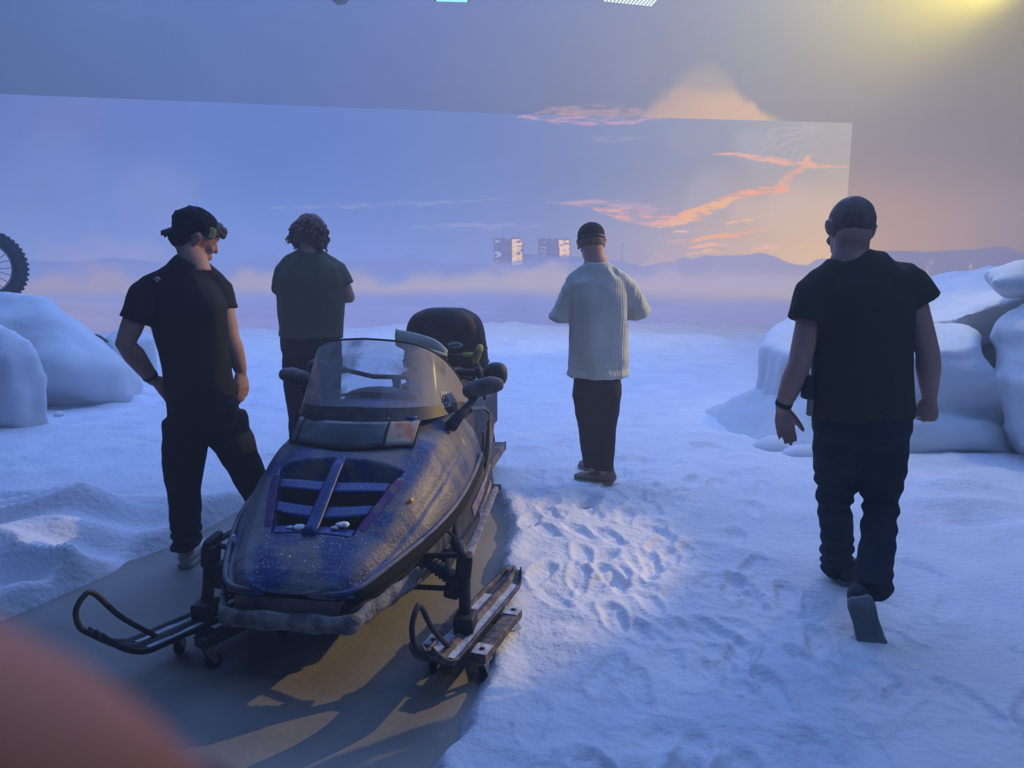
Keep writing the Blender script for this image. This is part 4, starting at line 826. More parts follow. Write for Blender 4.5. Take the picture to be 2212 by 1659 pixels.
MB().grid(lambda u, t: V((u * (.024 - .006 * t), vy(t) - .01, hoodz(0, vy(t) - .01) + .008 * (1 - u * u))), np.linspace(-1, 1, 7), np.linspace(-.02, 1, 12)).build('vent_spine', DBLUE, sm, solid=.020)
MB().tube([V((.021 - .006 * t, vy(t), hoodz(0, vy(t)) + .011)) for t in np.linspace(0, 1, 10)], .0022, 6).build('yellow_pinstripe', mat('yellow_line', (.4, .36, .12), .5), sm)
for s in (-1, 1):
    MB().grid(lambda u, t: V((s * (vw(t) + .006 + u * (.026 + .03 * (1 - t) * t)), vy(t), hoodz(vw(t) + .006 + u * .03, vy(t)) + .004)), np.linspace(0, 1, 5), np.linspace(.1, .85, 14)).build('purple_stripe', PURP, sm)
for (x, y, r_) in ((-.05, -.222, .022), (-.09, -.222, .012), (.105, -.20, .02), (.08, -.215, .012), (-.02, -.29, .008)):
    o = sculpt('snow_clump', MB().ell((x, y, hoodz(x, y) - .004), (r_ * 1.5, r_, r_ * .5)), .004, SNOW, sm, 1, lambda v: .004 * fbm(v * 90, 2)); 
# loose crumbs on the hood
cr = MB()
for k in range(700):
    x, y = random.uniform(-.26, .3), random.uniform(-.44, .12)
    if vent_in(x, y) > 0 or abs(x) > hw(y) * .9: continue
    r_ = random.uniform(.0007, .0021) * (1.6 if random.random() < .06 else 1); cr.box((x, y, hoodz(x, y) + .001), (r_ * 2, r_ * 1.5, r_), (random.random(), random.random(), random.random()))
cr.build('snow_crumbs', SNOW, hood, smooth=False)['kind'] = 'stuff'
# nose: near-black band standing in for the gap's shade, headroom lip and bumper
def lip(yo, zz, hh, dd, k=1.0, y1=.75, n=60, dz=.0):
    P = []
    for t in np.linspace(-1, 1, n):
        a = abs(t); y = -.455 - yo + (y1 + .455) * max(0, (a - .32) / .68) ** 1.25 if a > .32 else -.455 - yo
        cx = .235 * k * (a / .32) if a <= .32 else np.interp(y, [-.455, -.3, -.05, .2, .6, .8], [.235, .305, .405, .455, .462, .44]) * k
        rise = zz + dz * max(0, (a - .32) / .68)
        P.append(V((math.copysign(cx, t), y, rise)))
    for _ in range(6): P = [P[0]] + [(P[i - 1] + P[i] * 2 + P[i + 1]) / 4 for i in range(1, len(P) - 1)] + [P[-1]]
    return P
def band(name, P, rin, m, lab=None):
    b = MB(); b.tube(P, rin, 14, up=(0, 0, 1)); o = b.build(name, m, sm)
    if lab: o['label'] = lab
    return o
band('nose_gap_shade', lip(-.03, .392, 0, 0, .97, dz=.19), [(.030, .030)] * 60, VOID)
band('upper_lip', lip(.002, .418, 0, 0, 1.0, dz=.20), [(.010, .009)] * 60, PAINT)
bp = lip(.028, .320, 0, 0, 1.03, y1=-.12, dz=.05); band('bumper', bp, [(.013 + .002 * math.sin(i * 1.7), .034 + .004 * math.sin(i)) for i in range(60)], CRUST, 'snow-crusted front bumper lip')
# lower cowl / belly pan
def lower(u, t):
    y = -.46 + 1.5 * t; w_ = float(np.interp(y, [-.46, -.4, -.25, -.05, .2, .6, 1.04], [.19, .235, .30, .385, .435, .45, .40])); zt_ = float(np.interp(y, [-.46, -.2, .05, .4, .8, 1.04], [.395, .42, .47, .52, .56, .57])); zb_ = float(np.interp(y, [-.46, -.40, -.2, .2, .5, 1.04], [.325, .285, .255, .235, .235, .25]))
    a = abs(u); s = math.copysign(1, u)
    if a < .5: x = w_ * .78 * (a / .5); z = zb_ - .0
    else:
        q = (a - .5) / .5; x = w_ * (.78 + .22 * math.sin(q * math.pi / 2) ** .8); z = zb_ + (zt_ - zb_) * q ** 1.15
    return V((s * x, y, z))
MB().grid(lower, np.linspace(-1, 1, 60), np.linspace(0, 1, 50)).build('belly_pan', PANEL, sm)
MB().grid(lambda u, q: V((u * .19, -.462, .325 + .07 * q)), np.linspace(-1, 1, 8), [0, 1]).build('nose_panel', PANEL, sm)
ip = MB(); ip.box((0, -.438, .362), (.40, .03, .03), None, .008); ip.build('front_intake', VOID, sm)
# side panels with coloured graphics
for s in (1, -1):
    sp = MB(); fn = lambda u, t, s=s: V((s * (.440 + .020 * math.sin(t * math.pi) - .03 * u * u), .22 + .90 * t - .04 * u, .30 + .26 * u))
    sp.grid(fn, np.linspace(0, 1, 16), np.linspace(0, 1, 20)); side = sp.build('side_panel', CHAR, sm, solid=.01)
    G1 = mat('violet_graphic', (.22, .15, .30), .5, c2=(.3, .28, .3), scale=18); G2 = mat('pale_graphic', (.42, .42, .46), .5, c2=(.25, .24, .25), scale=18)
    for (t0, t1, u0, u1, m_, nm_) in ((.30, .62, .42, .62, G1, 'violet_decal'), (.42, .86, .24, .40, G2, 'pale_decal'), (.55, .95, .62, .70, G2, 'pale_decal')):
        MB().grid(lambda a, b: fn(u0 + (u1 - u0) * a + .25 * (b - .5) * .6, t0 + (t1 - t0) * b) + V((s * .009, 0, 0)), np.linspace(0, 1, 4), np.linspace(0, 1, 9)).build(nm_, m_, side)
    ex = MB(); ex.box((s * .375, .30, .315), (.10, .34, .12), None, .03); ex.build('side_scoop', CHAR, sm, smooth='a'); MB().box((s * .385, .12, .320), (.075, .03, .075), None, .012).build('scoop_mouth', VOID, sm, smooth='a')
    MB().tube([V((s * .425, .10, .46)), V((s * .445, .14, .42)), V((s * .450, .17, .36)), V((s * .44, .18, .32))], .006, 8).build('cable_loop', RUBBER, sm)
REFL = mat('amber_reflector', (.9, .45, .05), .15, spec=1.0); 
rf_ = MB().box((.315, -.02, hoodz(.315, -.02) + .004), (.014, .04, .018), (0, .9, .1), .004).build('side_reflector', REFL, sm, smooth='a'); rf_['label'] = 'amber reflector'
MB().box((-.322, -.20, .475), (.012, .016, .07), (0, -.2, .2), .004).build('side_reflector', mat('clear_reflector', (.9, .95, 1), .05, metal=.8), sm, smooth='a')['label'] = 'bright clear reflector'
# headlight strip
def hl_pt(x, t):
    yb = .135 + 1.15 * x * x; yt = .215 + 1.6 * x * x; zb2 = .785 - .15 * x * x; zt2 = .866 - .10 * x * x
    zb2 = hoodz(x, yb) + .006 + .02 * abs(x); zt2 = .868 - .12 * x * x
    return V((x, yb + (yt - yb) * t, zb2 + (zt2 - zb2) * t + .006 * math.sin(math.pi * t)))
for (x0, x1, m_, n_, lb) in ((-.245, .148, LENSM, 'headlight_lens', None), (.154, .262, AMB, 'turn_signal_lens', 'pale lens with orange patch'), (-.285, -.251, LENSM, 'turn_signal_lens', None)):
    def f_(u, t, x0=x0, x1=x1): x = x0 + (x1 - x0) * u; return hl_pt(x, t if abs(x) < .27 else t)
    o = MB().grid(f_, np.linspace(0, 1, 30), np.linspace(0, 1, 8)).build(n_, m_, sm, solid=.006)
    if lb: o['label'] = lb
for x in (.151, -.248, .265, -.288): MB().tube([hl_pt(x, t) + V((0, -.003, 0)) for t in np.linspace(0, 1, 6)], .0035, 6).build('lens_trim', VOID, sm)
MB().tube([hl_pt(x, 0) + V((0, -.004, -.004)) for x in np.linspace(-.288, .265, 40)], .005, 6).build('lens_trim', VOID, sm)
# windshield
def wsp(s, t, o=0.0):
    a = abs(s); xb = .385 * math.sin(s * math.pi / 2 * .98) - .008; yb = .225 + .60 * a ** 2.4; zb2 = .868 - .02 * a
    hgt = (1 - a ** 3.3) ** .55
    tt = t * hgt; x = xb * (1 - .18 * tt) - .055 * tt; y = yb + .34 * tt * (1 - .55 * a ** 2); z = zb2 + .315 * tt
    return V((x, y - o, z))
gm = bpy.data.materials.new('dirty_windshield'); gm.use_nodes = True; nt = gm.node_tree; b = nt.nodes['Principled BSDF']; out = nt.nodes['Material Output']
b.inputs['Base Color'].default_value = (.27, .245, .24, 1); b.inputs['Roughness'].default_value = .55
tc = nt.nodes.new('ShaderNodeTexCoord'); n1 = nt.nodes.new('ShaderNodeTexNoise'); n1.inputs['Scale'].default_value = 5.5; n1.inputs['Detail'].default_value = 8; nt.links.new(tc.outputs['Object'], n1.inputs['Vector'])
sx = nt.nodes.new('ShaderNodeSeparateXYZ'); nt.links.new(tc.outputs['Object'], sx.inputs[0])
ab = nt.nodes.new('ShaderNodeMath'); ab.operation = 'ABSOLUTE'; nt.links.new(sx.outputs[0], ab.inputs[0])
mr = nt.nodes.new('ShaderNodeMapRange'); mr.inputs[1].default_value = .02; mr.inputs[2].default_value = .30; mr.inputs[3].default_value = -.08; mr.inputs[4].default_value = .26; nt.links.new(ab.outputs[0], mr.inputs[0])
ad = nt.nodes.new('ShaderNodeMath'); ad.operation = 'ADD'; nt.links.new(n1.outputs['Fac'], ad.inputs[0]); nt.links.new(mr.outputs[0], ad.inputs[1])
m2 = nt.nodes.new('ShaderNodeMapRange'); m2.inputs[1].default_value = .47; m2.inputs[2].default_value = .62; m2.inputs[3].default_value = .27; m2.inputs[4].default_value = .80; nt.links.new(ad.outputs[0], m2.inputs[0])
gl = nt.nodes.new('ShaderNodeBsdfTransparent'); gl.inputs[0].default_value = (.80, .84, .88, 1); gs = nt.nodes.new('ShaderNodeBsdfGlossy'); gs.inputs['Roughness'].default_value = .08
fz = nt.nodes.new('ShaderNodeMixShader'); fz.inputs[0].default_value = .07; nt.links.new(gl.outputs[0], fz.inputs[1]); nt.links.new(gs.outputs[0], fz.inputs[2])
mx = nt.nodes.new('ShaderNodeMixShader'); nt.links.new(m2.outputs[0], mx.inputs[0]); nt.links.new(fz.outputs[0], mx.inputs[1]); nt.links.new(b.outputs[0], mx.inputs[2]); nt.links.new(mx.outputs[0], out.inputs['Surface'])
ws = MB().grid(lambda s, t: wsp(s, t), np.linspace(-1, 1, 70), np.linspace(0, 1, 24)).build('windshield', gm, sm); ws['label'] = 'curved clear windshield smeared with dust'
MB().tube([wsp(s, 1) for s in np.linspace(-1, 1, 80)], .0045, 8).build('edge_trim', RUBBER, ws)
BANDM = mat('black_band', (.012, .013, .016), .5, c2=(.06, .06, .065), scale=18, mix=(.5, .75), c3=(.4, .4, .42), s3=70, m3=(.68, .72))
MB().grid(lambda s, t: wsp(s, t * .17, .004) , np.linspace(-.94, .94, 60), np.linspace(0, 1, 5)).build('lower_band', BANDM, ws)
stk = MB().grid(lambda u, t: wsp(.70 + .085 * u, .12 + .26 * t, .006), np.linspace(0, 1, 8), np.linspace(0, 1, 8)).build('sticker', mat('sticker_paper', (.34, .33, .33), .6), ws); stk['label'] = 'rectangular sticker with a round emblem'
def stp(u, t, o=.009): return wsp(.70 + .085 * u, .12 + .26 * t, o)
MB().tube([stp(.42 + .30 * math.cos(a), .42 + .32 * math.sin(a)) for a in np.linspace(0, 2 * math.pi, 30)], .0028, 6).build('emblem_ring', VOID, stk)
leaf = [(0, .24), (.05, .12), (.14, .16), (.12, .04), (.20, .02), (.10, -.06), (.12, -.14), (.02, -.10), (0, -.22), (-.02, -.10), (-.12, -.14), (-.10, -.06), (-.20, .02), (-.12, .04), (-.14, .16), (-.05, .12)]
MB().add([stp(.42 + x, .42 + y, .010) for x, y in leaf], [tuple(range(16))]).build('emblem', VOID, stk, smooth=False)
for k in range(5): MB().tube([stp(.82, .30 + .12 * k, .009), stp(.92, .30 + .12 * k, .009)], .0012, 5).build('print_line', VOID, stk)
# dash, console, handlebar
ds = MB(); ds.grid(lambda u, t: V((u * (.24 + .06 * t), .30 + .42 * t, .872 + .05 * math.sin(t * math.pi) * (1 - u * u) - .01 * t)), np.linspace(-1, 1, 24), np.linspace(0, 1, 12)); ds.build('dashboard', DBLUE, sm, solid=.01)
MB().ell((0.0, .58, .905), (.17, .09, .055)).build('instrument_pod', CHAR, sm)
MB().tube([V((x, .50 + .25 * x * x, .945 - .7 * x * x)) for x in np.linspace(-.16, .16, 16)], .006, 8).build('red_trim', mat('red_plastic', (.28, .03, .03), .5), sm)
MB().box((0, .98, .80), (.26, .42, .16), None, .05).build('fuel_tank', CHAR, sm, smooth='a'); MB().tube([V((0, .95, .87)), V((0, .95, .91))], .035, 18).build('fuel_cap', RUBBER, sm)
MB().tube([V((.02, .86, .80)), V((0, .84, .96))], .022, 12).build('steering_post', BLACKM, sm)
MB().tube([V((-.42, .98, .975)), V((-.30, .93, .985)), V((-.12, .85, .965)), V((.12, .85, .965)), V((.30, .93, .985)), V((.42, .98, .975))], .012, 10).build('handlebar', BLACKM, sm)
for s in (-1, 1):
    MB().tube([V((s * .30, .925, .985)), V((s * .44, .985, .975))], .019, 14, round_=True).build('grip', RUBBER, sm)
    hg = MB(); hg.ell((s * .475, 1.0, .968), (.060, .050, .062), None, n=20, m=14, pw=.8); hg.tube([V((s * .42, .93, .93)), V((s * .40, .92, 1.0))], .02, 10, round_=True); sculpt('hand_guard', hg, .006, CHAR, sm, 3)
    MB().tube([V((s * .32, .90, .965)), V((s * .40, .90, .945)), V((s * .45, .92, .93))], .006, 8).build('brake_lever', BLACKM, sm)
    # mirror
    x0, y0_, z0_ = (-.425, .62, .985) if s < 0 else (.475, .66, .955)
    mm = MB(); mm.tube([V((x0 - s * .065, y0_ - .01, z0_ - .016)), V((x0 - s * .03, y0_, z0_ - .004)), V((x0 + s * .03, y0_ + .012, z0_ + .010)), V((x0 + s * .065, y0_ + .02, z0_ + .012))], [(.034, .036), (.040, .042), (.040, .042), (.030, .034)], 20, round_=True)
    mir = sculpt('mirror_housing', mm, .005, mat('dusty_grey_plastic', (.06, .062, .07), .7, c2=(.17, .16, .155), scale=12, mix=(.4, .6), bump=.3, bscale=80), sm, 4, lambda v: .002 * fbm(v * 30, 2))
    MB().tube([V((x0 - s * .03, y0_ + .0, z0_ - .02)), V((x0 - s * .055, y0_ - .02, z0_ - .07)), V((x0 - s * .070, y0_ - .04, .87)), V((s * .355, .50, .80))], [.020, .016, .018, .030], 14).build('mirror_arm', CHAR, sm)
    MB().grid(lambda u, t: V((x0 + s * .055 * u, y0_ + .047 + .008 * u, z0_ + .030 * t)), np.linspace(-1, 1, 6), np.linspace(-1, 1, 6)).build('mirror_glass', ZINC, mir)
MB().tube([V((.22, 1.02, .975)), V((.33, 1.0, .972))], .014, 12, round_=True).build('tool_handle', mat('dark_red_plastic', (.25, .015, .035), .5), sm)['label'] = 'dark red bar in front of the cargo bag'
fb = MB(); fb.tube([V((.285, .93, .80)), V((.285, .93, .88)), V((.285, .935, .93)), V((.285, .94, .95))], [.042, .042, .034, .02], 20); fb.build('bottle', mat('yellowed_bottle', (.36, .30, .17), .5), sm)['label'] = 'yellowish bottle strapped beside the console'
# seat, rack, tunnel, track, running boards
st = MB(); st.tube([V((0, 1.02, .76)), V((0, 1.2, .79)), V((0, 1.5, .77)), V((0, 1.78, .80)), V((0, 2.15, .82))], [(.12, .09), (.15, .10), (.17, .11), (.18, .12), (.16, .10)], 24, up=(0, 0, 1), round_=True); sculpt('seat', st, .012, SEATM, sm, 4)
tn = MB(); tn.box((0, 1.75, .50), (.42, 1.75, .24), None, .02); tn.build('tunnel', CHAR, sm, smooth='a')
for s in (-1, 1):
    rb = MB(); rb.box((s * .290, 1.35, .385), (.17, 1.15, .02), None, .005); rb.box((s * .375, 1.35, .375), (.016, 1.15, .05), None, .004); rb.build('running_board', PANEL, sm, smooth='a')
    fr = MB(); fr.tube([V((s * .43, .86, .40)), V((s * .455, .94, .58)), V((s * .445, 1.05, .74)), V((s * .40, 1.08, .78)), V((s * .33, 1.02, .78))], [(.008, .045)] * 5, 10, up=(0, 1, 0)); fr.build('foot_guard', PANEL, sm, smooth='a')
    MB().box((s * .43, 1.0, .58), (.010, .22, .26), (.15, 0, 0), .004).build('guard_panel', CHAR, sm, smooth='a')
tk = MB(); path = []
for a in np.linspace(math.pi / 2, 3 * math.pi / 2, 14): path.append(V((0, .95 + .16 * math.cos(a), .19 + .16 * math.sin(a))))
for a in np.linspace(-math.pi / 2, math.pi / 2, 14): path.append(V((0, 2.45 + .16 * math.cos(a), .19 + .16 * math.sin(a))))
tk.add([p + V((s * .19, 0, 0)) for p in path for s in (-1, 1)], [(2 * i, 2 * i + 1, (2 * i + 3) % (2 * len(path)), (2 * i + 2) % (2 * len(path))) for i in range(len(path))]); trk = tk.build('track', RUBBER, sm, solid=.02)
lg = MB()
for y in np.arange(.98, 2.45, .065): lg.box((0, y, .018), (.36, .012, .03)); lg.box((0, y, .365), (.36, .012, .025))
for a in np.linspace(-1.4, 1.4, 8): lg.box((0, 2.45 + .178 * math.cos(a), .19 + .178 * math.sin(a)), (.36, .03, .012), (a, 0, 0)); lg.box((0, .95 - .178 * math.cos(a), .19 + .178 * math.sin(a)), (.36, .03, .012), (-a, 0, 0))
lg.build('track_lugs', RUBBER, trk, smooth=False)
for (y, z) in ((.95, .19), (1.4, .12), (1.9, .12), (2.45, .19)):
    for s in (-1, 1): MB().tube([V((s * .06, y, z)), V((s * .09, y, z))], .075 if z < .15 else .13, 20).build('idler_wheel', CHAR, sm)
rk = MB()
for s in (-1, 1): rk.tube([V((s * .20, 1.62, .865)), V((s * .20, 2.3, .865))], .010, 8); rk.tube([V((s * .20, 1.70, .865)), V((s * .19, 1.75, .60))], .010, 8); rk.tube([V((s * .20, 2.2, .865)), V((s * .19, 2.2, .60))], .010, 8)
for y in (1.62, 1.85, 2.1, 2.3): rk.tube([V((-.20, y, .865)), V((.20, y, .865))], .010, 8)
rk.build('cargo_rack', BLACKM, sm)
# suspension and steering
SKA = dict(tip=L_((-1.425, 2.435, 0)), d=L_((OX + .545, OY + .839, 0)) , spin=.46); SKB = dict(tip=L_((-.300, 2.335, 0)), d=L_((OX + .340, OY + .940, 0)), spin=.40)
SNOWS = mat('packed_snow', (.62, .64, .70), .8, c2=(.35, .36, .40), scale=22, mix=(.45, .7), bump=.5, bscale=80)
for ski, s, m_ in ((SKA, -1, BLACKM), (SKB, 1, RUSTM)):
    tip = ski['tip']; tip.z = 0; d = ski['d']; d.z = 0; d.normalize(); n = V((d.y, -d.x, 0)); Ln = .92
    def base(t): # t metres behind the tip
        zz = .150 + .115 * max(0, 1 - t / .17) ** 2.0 + .03 * max(0, (t - .80) / .12) ** 2; return tip + d * t + V((0, 0, zz))
    def prof(u, t):
        wd = .068 * (1 - .35 * max(0, 1 - t / .14) ** 1.5) * (1 - .55 * max(0, (t - .78) / .14) ** 2); a = abs(u)
        zz = .018 * math.exp(-((a) / .20) ** 4) + .016 * (a > .86) ; return base(t) + n * (u * wd) + V((0, 0, zz))
    us = [-1, -.9, -.86, -.8, -.5, -.3, -.22, -.1, 0, .1, .22, .3, .5, .8, .86, .9, 1]
    sk = MB().grid(prof, us, np.linspace(0, Ln, 50)).build('ski', m_, sm, solid=.009); sk['label'] = 'black front ski' if s < 0 else 'front ski with worn, scuffed face'
    for q in (-1, 1):
        MB().grid(lambda u, t, q=q: base(t) + n * (q * (.019 + .037 * u) * 1.0) + V((0, 0, .008 + .002 * math.sin(t * 40 + u * 3))), np.linspace(0, 1, 5), np.linspace(.16, .70 if q < 0 else .82, 26)).build('snow_streak', SNOWS, sk)
    MB().tube([base(t) - V((0, 0, .008)) for t in np.linspace(.15, .8, 14)], .006, 6).build('runner', ZINC, sk)
    P0 = base(0); lp = [base(.05) + V((0, 0, .004)), P0 + V((0, 0, .004)) - d * .01, P0 - d * .050 + V((0, 0, .050)), P0 - d * .058 + V((0, 0, .110)), P0 - d * .030 + V((0, 0, .150)), P0 + d * .005 + V((0, 0, .150)), base(.09) + V((0, 0, .120)), base(.22) + V((0, 0, .012))]
    LP = []
    for i in range(len(lp) - 1):
        p0, p1, p2, p3 = lp[max(i - 1, 0)], lp[i], lp[i + 1], lp[min(i + 2, len(lp) - 1)]
        for t in np.linspace(0, 1, 7)[:-1]: LP.append(.5 * ((2 * p1) + (p2 - p0) * t + (2 * p0 - 5 * p1 + 4 * p2 - p3) * t * t + (3 * p1 - p0 - 3 * p2 + p3) * t ** 3))
    LP.append(lp[-1]); MB().tube(LP, .0095, 10).build('ski_loop', BLACKM, sk)
    sb = base(ski['spin'] * Ln)
    sd = MB(); sd.box(sb + V((0, 0, .045)), (.075, .10, .06), None, .01); sd.build('ski_saddle', BLACKM, sk, smooth='a')
    top = sb + V((-s * .012, .04, .27)); pst = MB(); pst.tube([sb + V((0, 0, .03)), lerp(sb, top, .5), top], [.024, .023, .026], 14, round_=True); pst.build('spindle', BLACKM, sm)
    kb = MB(); kb.box(top + V((0, 0, -.02)), (.06, .07, .09), (0, .1, .2), .012); kb.tube([top + V((0, -.02, .03)), top + V((-s * .02, .03, .05))], .018, 10, round_=True); kb.box(top + V((-s * .04, .0, -.10)), (.06, .06, .10), (0, .2, 0), .014); kb.build('knuckle', BLACKM, sm, smooth='a')
    inn = V((s * .25, top.y + .06, .36))
    for (za, zb2, yy) in ((.02, .02, .0), (-.125, -.10, .02)):
        MB().tube([top + V((0, yy, za)), V((s * .20, top.y + .08, .36 + zb2))], .0105, 10, round_=True).build('control_arm', BLACKM, sm)
    A_ = top + V((-s * .02, .01, -.10)); B_ = V((s * .24, top.y + .10, .46)); dv = (B_ - A_)
    shk = MB().tube([A_, A_ + dv * .95], .013, 10).build('shock_absorber', ZINC, sm); bt = MB()
    bt.tube([A_ + dv * (.15 + .7 * t) for t in np.linspace(0, 1, 25)], [.024 + .008 * (i % 2) for i in range(25)], 14); bt.build('rubber_boot', mat('blue_rubber_boot', (.02, .03, .06), .6), shk, smooth=False)
    MB().tube([A_ + dv * .06, A_ + dv * .2], .026, 14).build('spring_collar', mat('brass_collar', (.28, .24, .14), .5), shk)
    RODM = mat('scuffed_pale_rod', (.30, .29, .31), .5, c2=(.14, .13, .15), scale=20, bump=.2, bscale=60)
    rd = MB(); rd.tube([top + V((s * .015, .0, .01)), V((s * .475, 1.0, .375))], [(.017, .010)] * 2, 8, up=(0, 0, 1)); rd.build('radius_rod', RODM if s > 0 else BLACKM, sm, smooth='a')
    MB().tube([V((s * .455, 1.0, .375)), V((s * .500, 1.0, .375))], .016, 8).build('rod_bolt', BLACKM, sm, smooth='a')
    # dolly under the ski
    ctr = base(.52 if s < 0 else .46); ctr.z = 0; MD = Matrix.Rotation(math.atan2(-d.x, d.y), 3, 'Z')
    wroot = empty('ski_dolly', (OX, OY, 0), 'black steel dolly on casters under the ' + ('left ski' if s < 0 else 'scuffed right ski'), 'dolly', 'dollies under the skis', rz=-ANG)
    def W(x, y, z): return ctr + n * x + d * y + V((0, 0, z))
    for q in (-1, 1):
        r_ = MB(); r_.box(W(q * .096, 0, .118), (.058, .40, .034), MD, .004); rail = r_.build('rail', m_, wroot, smooth='a')
        for e in (-1, 1): MB().box(W(q * .096, e * .165, .137), (.060, .075, .004), MD, .001).build('end_plate', SNOWS if s > 0 else m_, wroot, smooth='a')
        for e in (-1, 1):
            MB().tube([W(q * .098, e * .168, .139), W(q * .098, e * .168, .1415)], .010, 12).build('bolt_hole', VOID, wroot)
    for e in (-.12, .12): MB().box(W(0, e, .112), (.15, .06, .016), MD, .003).build('cross_plate', m_, wroot, smooth='a')
    for q in (-1, 1):
        for e in (-1, 1):
            cx_ = W(q * .100, e * .165, 0); a2 = .3 * q + .2 * e; dd_ = (d * math.cos(a2) + n * math.sin(a2)); nn_ = V((dd_.y, -dd_.x, 0)); wc = cx_ + dd_ * .018
            cs_ = MB(); cs_.box(cx_ + V((0, 0, .099)), (.05, .05, .004), MD); cs_.tube([cx_ + V((0, 0, .086)), cx_ + V((0, 0, .099))], .018, 16)
            for k in (-1, 1): cs_.add([wc + nn_ * k * .017 + a_ for a_ in (V((0, 0, .022)), dd_ * .012 + V((0, 0, .04)), dd_ * .014 - dd_ * .02 + V((0, 0, .088)), -dd_ * .040 + V((0, 0, .088)), -dd_ * .014 + V((0, 0, .035)))], [(0, 1, 2, 3, 4)])
            cs_.add([wc + nn_ * k * .017 - dd_ * j + V((0, 0, .088)) for k in (-1, 1) for j in (.006, .040)], [(0, 1, 3, 2)])
            cst = cs_.build('caster', ZINC, wroot, smooth=False, solid=.0025)
            MB().tube([wc - nn_ * .013 + V((0, 0, .031)), wc - nn_ * .010 + V((0, 0, .031)), wc + nn_ * .010 + V((0, 0, .031)), wc + nn_ * .013 + V((0, 0, .031))], [.026, .031, .031, .026], 20).build('caster_wheel', RUBBER, cst)
            MB().tube([wc - nn_ * .019 + V((0, 0, .031)), wc + nn_ * .019 + V((0, 0, .031))], .005, 8).build('axle', ZINC, cst)
# cargo bag on the rack and the shovel strapped to it
bx = V((.0, 1.90, .875))
bagr = empty('cargo_bag', (OX, OY, 0), 'black rounded cargo bag standing on the rear of the snowmobile', 'bag', rz=-ANG)
def bagp(u, t):
    a = u * 2 * math.pi; zt_ = t; wx = .268 * (1 - .16 * t - .42 * max(0, (t - .5) / .5) ** 2.8); wy = .17 * (1 - .08 * t - .40 * max(0, (t - .6) / .4) ** 3)
    ca, sa = math.cos(a), math.sin(a); e = .62; return V((.0 + wx * math.copysign(abs(ca) ** e, ca), 1.90 + wy * math.copysign(abs(sa) ** e, sa), .876 + .375 * (1 - (1 - t) ** 1.15)))
BAGM = mat('black_nylon', (.008, .009, .015), .75, c2=(.075, .078, .092), scale=7, mix=(.50, .78), bump=.2, bscale=60)
bg = MB(); us = np.linspace(0, 1, 49)[:-1]; ts = np.linspace(0, 1, 22); n_ = len(us)
vs = [bagp(u, t) for t in ts for u in us]; fs = [(j * n_ + i, j * n_ + (i + 1) % n_, (j + 1) * n_ + (i + 1) % n_, (j + 1) * n_ + i) for j in range(len(ts) - 1) for i in range(n_)] + [tuple(range(n_))[::-1], tuple((len(ts) - 1) * n_ + i for i in range(n_))]
bg.add(vs, fs); sculpt('bag_body', bg, .008, BAGM, bagr, 10, lambda v: .006 * fbm(v * 9, 3))
MB().tube([bagp(u, .28) + V((0, 0, 0)) for u in np.linspace(0, 1, 60)], (.006, .010), 8, up=(0, 0, 1), cap=False).build('zip_seam', RUBBER, bagr)
MB().tube([bagp(u, .10) for u in np.linspace(0, 1, 60)], .006, 8, cap=False).build('piping', RUBBER, bagr)
bd = MB(); bd.ell((.10, 1.725, 1.035), (.048, .006, .021), (.05, 0, 0), n=28, m=10); bdg = bd.build('badge', mat('pale_blue_badge', (.30, .42, .50), .4), bagr); bdg['label'] = 'pale oval badge with dark script'
scr = MB(); scr.tube([V((.07 + .06 * t, 1.7175, 1.030 + .012 * t + .005 * math.sin(t * 26))) for t in np.linspace(0, 1, 40)], .0018, 6); scr.build('script_mark', VOID, bdg)
shr = empty('snow_shovel', (OX, OY, 0), 'pale green shovel with yellow grip lying across the cargo bag', 'shovel', rz=-ANG)
def bl(u, t): # blade: t along from tip (left) to neck
    wd = .060 * (1 - .15 * (1 - t)) * (1 - .55 * max(0, (t - .7) / .3) ** 2); return V((-.250 + .32 * t, 1.640 + .022 * u * u - .035 * math.sin(t * 3) * 0 + .03 * t * (1 - t), 1.085 - .105 * t ** .8 + u * wd + .02 * t * (1 - t) * 4 * (u > 0)))
BLM = mat('pale_green_plastic', (.34, .42, .33), .5, c2=(.48, .50, .46), scale=6, mix=(.4, .7)); 
MB().grid(bl, np.linspace(-1, 1, 14), np.linspace(0, 1, 24)).build('blade', BLM, shr, solid=.005)
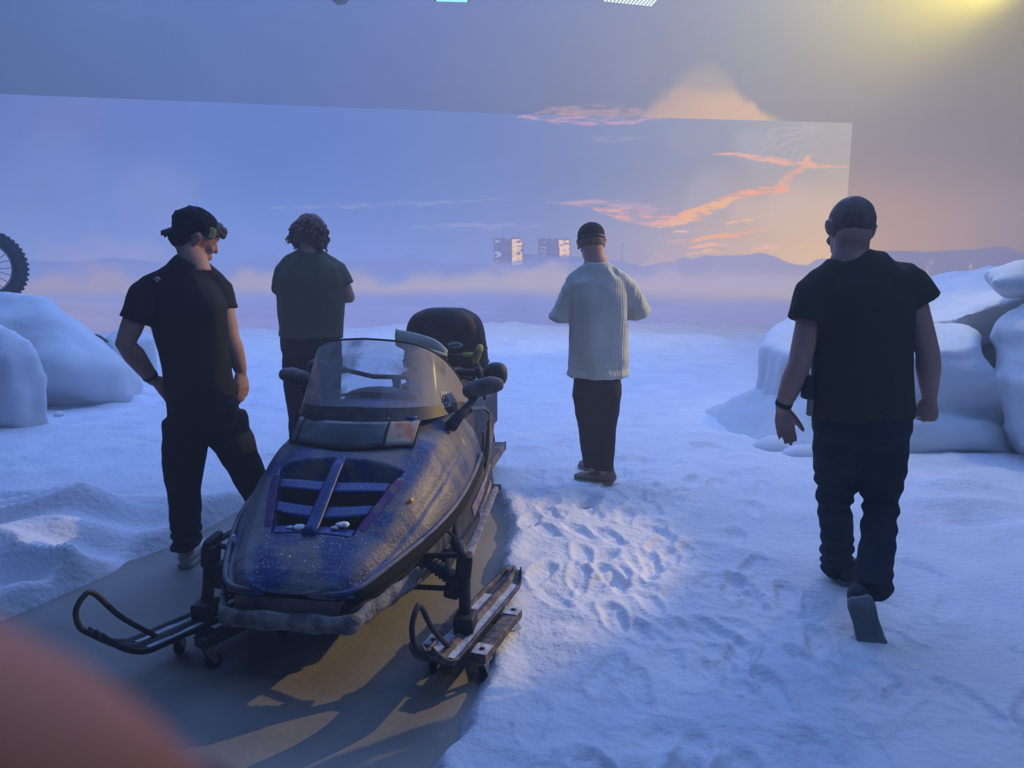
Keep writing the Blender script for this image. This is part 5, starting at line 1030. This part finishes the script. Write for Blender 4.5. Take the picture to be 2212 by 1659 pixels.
MB().tube([bl(0, .25) + V((0, -.006, 0)), bl(0, .6) + V((0, -.012, 0)), bl(0, 1) + V((0, -.012, 0)), V((.06, 1.650, .980))], [.004, .012, .014, .012], 12).build('socket', BLM, shr)
MB().tube([V((.03, 1.650, .980)), V((.20, 1.672, .982))], .010, 12).build('shaft', BLACKM, shr)
MB().tube([V((.16, 1.672, .981)), V((.235, 1.675, .986))], .015, 14).build('ferrule', mat('yellow_green_plastic', (.42, .44, .08), .5), shr)
gp_ = MB(); gp_.tube([V((.232, 1.672, .945)), V((.262, 1.678, 1.025))], .024, 16, round_=True); gq = sculpt('grip', gp_, .005, bpy.data.materials['yellow_green_plastic'], shr, 2)
for k in range(5): p = lerp(V((.232, 1.672, .945)), V((.262, 1.678, 1.025)), .2 + .15 * k); MB().ring(p, .0255, .002, V((.03, .006, .08)), 20, 6).build('grip_ridge', VOID, gq)
# straps and tubing beside the bag
for k, pth in enumerate(([V((.24, 1.70, .93)), V((.29, 1.55, .92)), V((.31, 1.38, .86)), V((.30, 1.25, .80))], [V((.23, 1.72, .90)), V((.26, 1.5, .90)), V((.27, 1.3, .86)), V((.25, 1.15, .84))], [V((.20, 1.60, .885)), V((.28, 1.42, .90)), V((.33, 1.30, .93)), V((.34, 1.12, .93))])):
    MB().tube(pth, .011, 10).build('strap', RUBBER, bagr)
MB().box((.02, 1.55, .895), (.30, .16, .05), None, .02).build('front_pocket', BAGM, bagr, smooth='a')
WORLDCO[0] = True
print('snowmobile ok')
# ------------------------------------------------------------------ haze in the stage
hm = bpy.data.materials.new('stage_haze'); hm.use_nodes = True; nt = hm.node_tree; nt.nodes.remove(nt.nodes['Principled BSDF'])
vs = nt.nodes.new('ShaderNodeVolumeScatter'); vs.inputs['Density'].default_value = .026; vs.inputs['Anisotropy'].default_value = .2; vs.inputs['Color'].default_value = (1, 1, 1, 1)
nt.links.new(vs.outputs[0], nt.nodes['Material Output'].inputs['Volume'])
hz = MB().box((0, 10.9, 5.4), (38, 33, 10.7)).build('stage_haze', hm, smooth=False)
tag(hz, 'thin theatrical haze filling the whole snow stage', 'haze', kind='stuff')
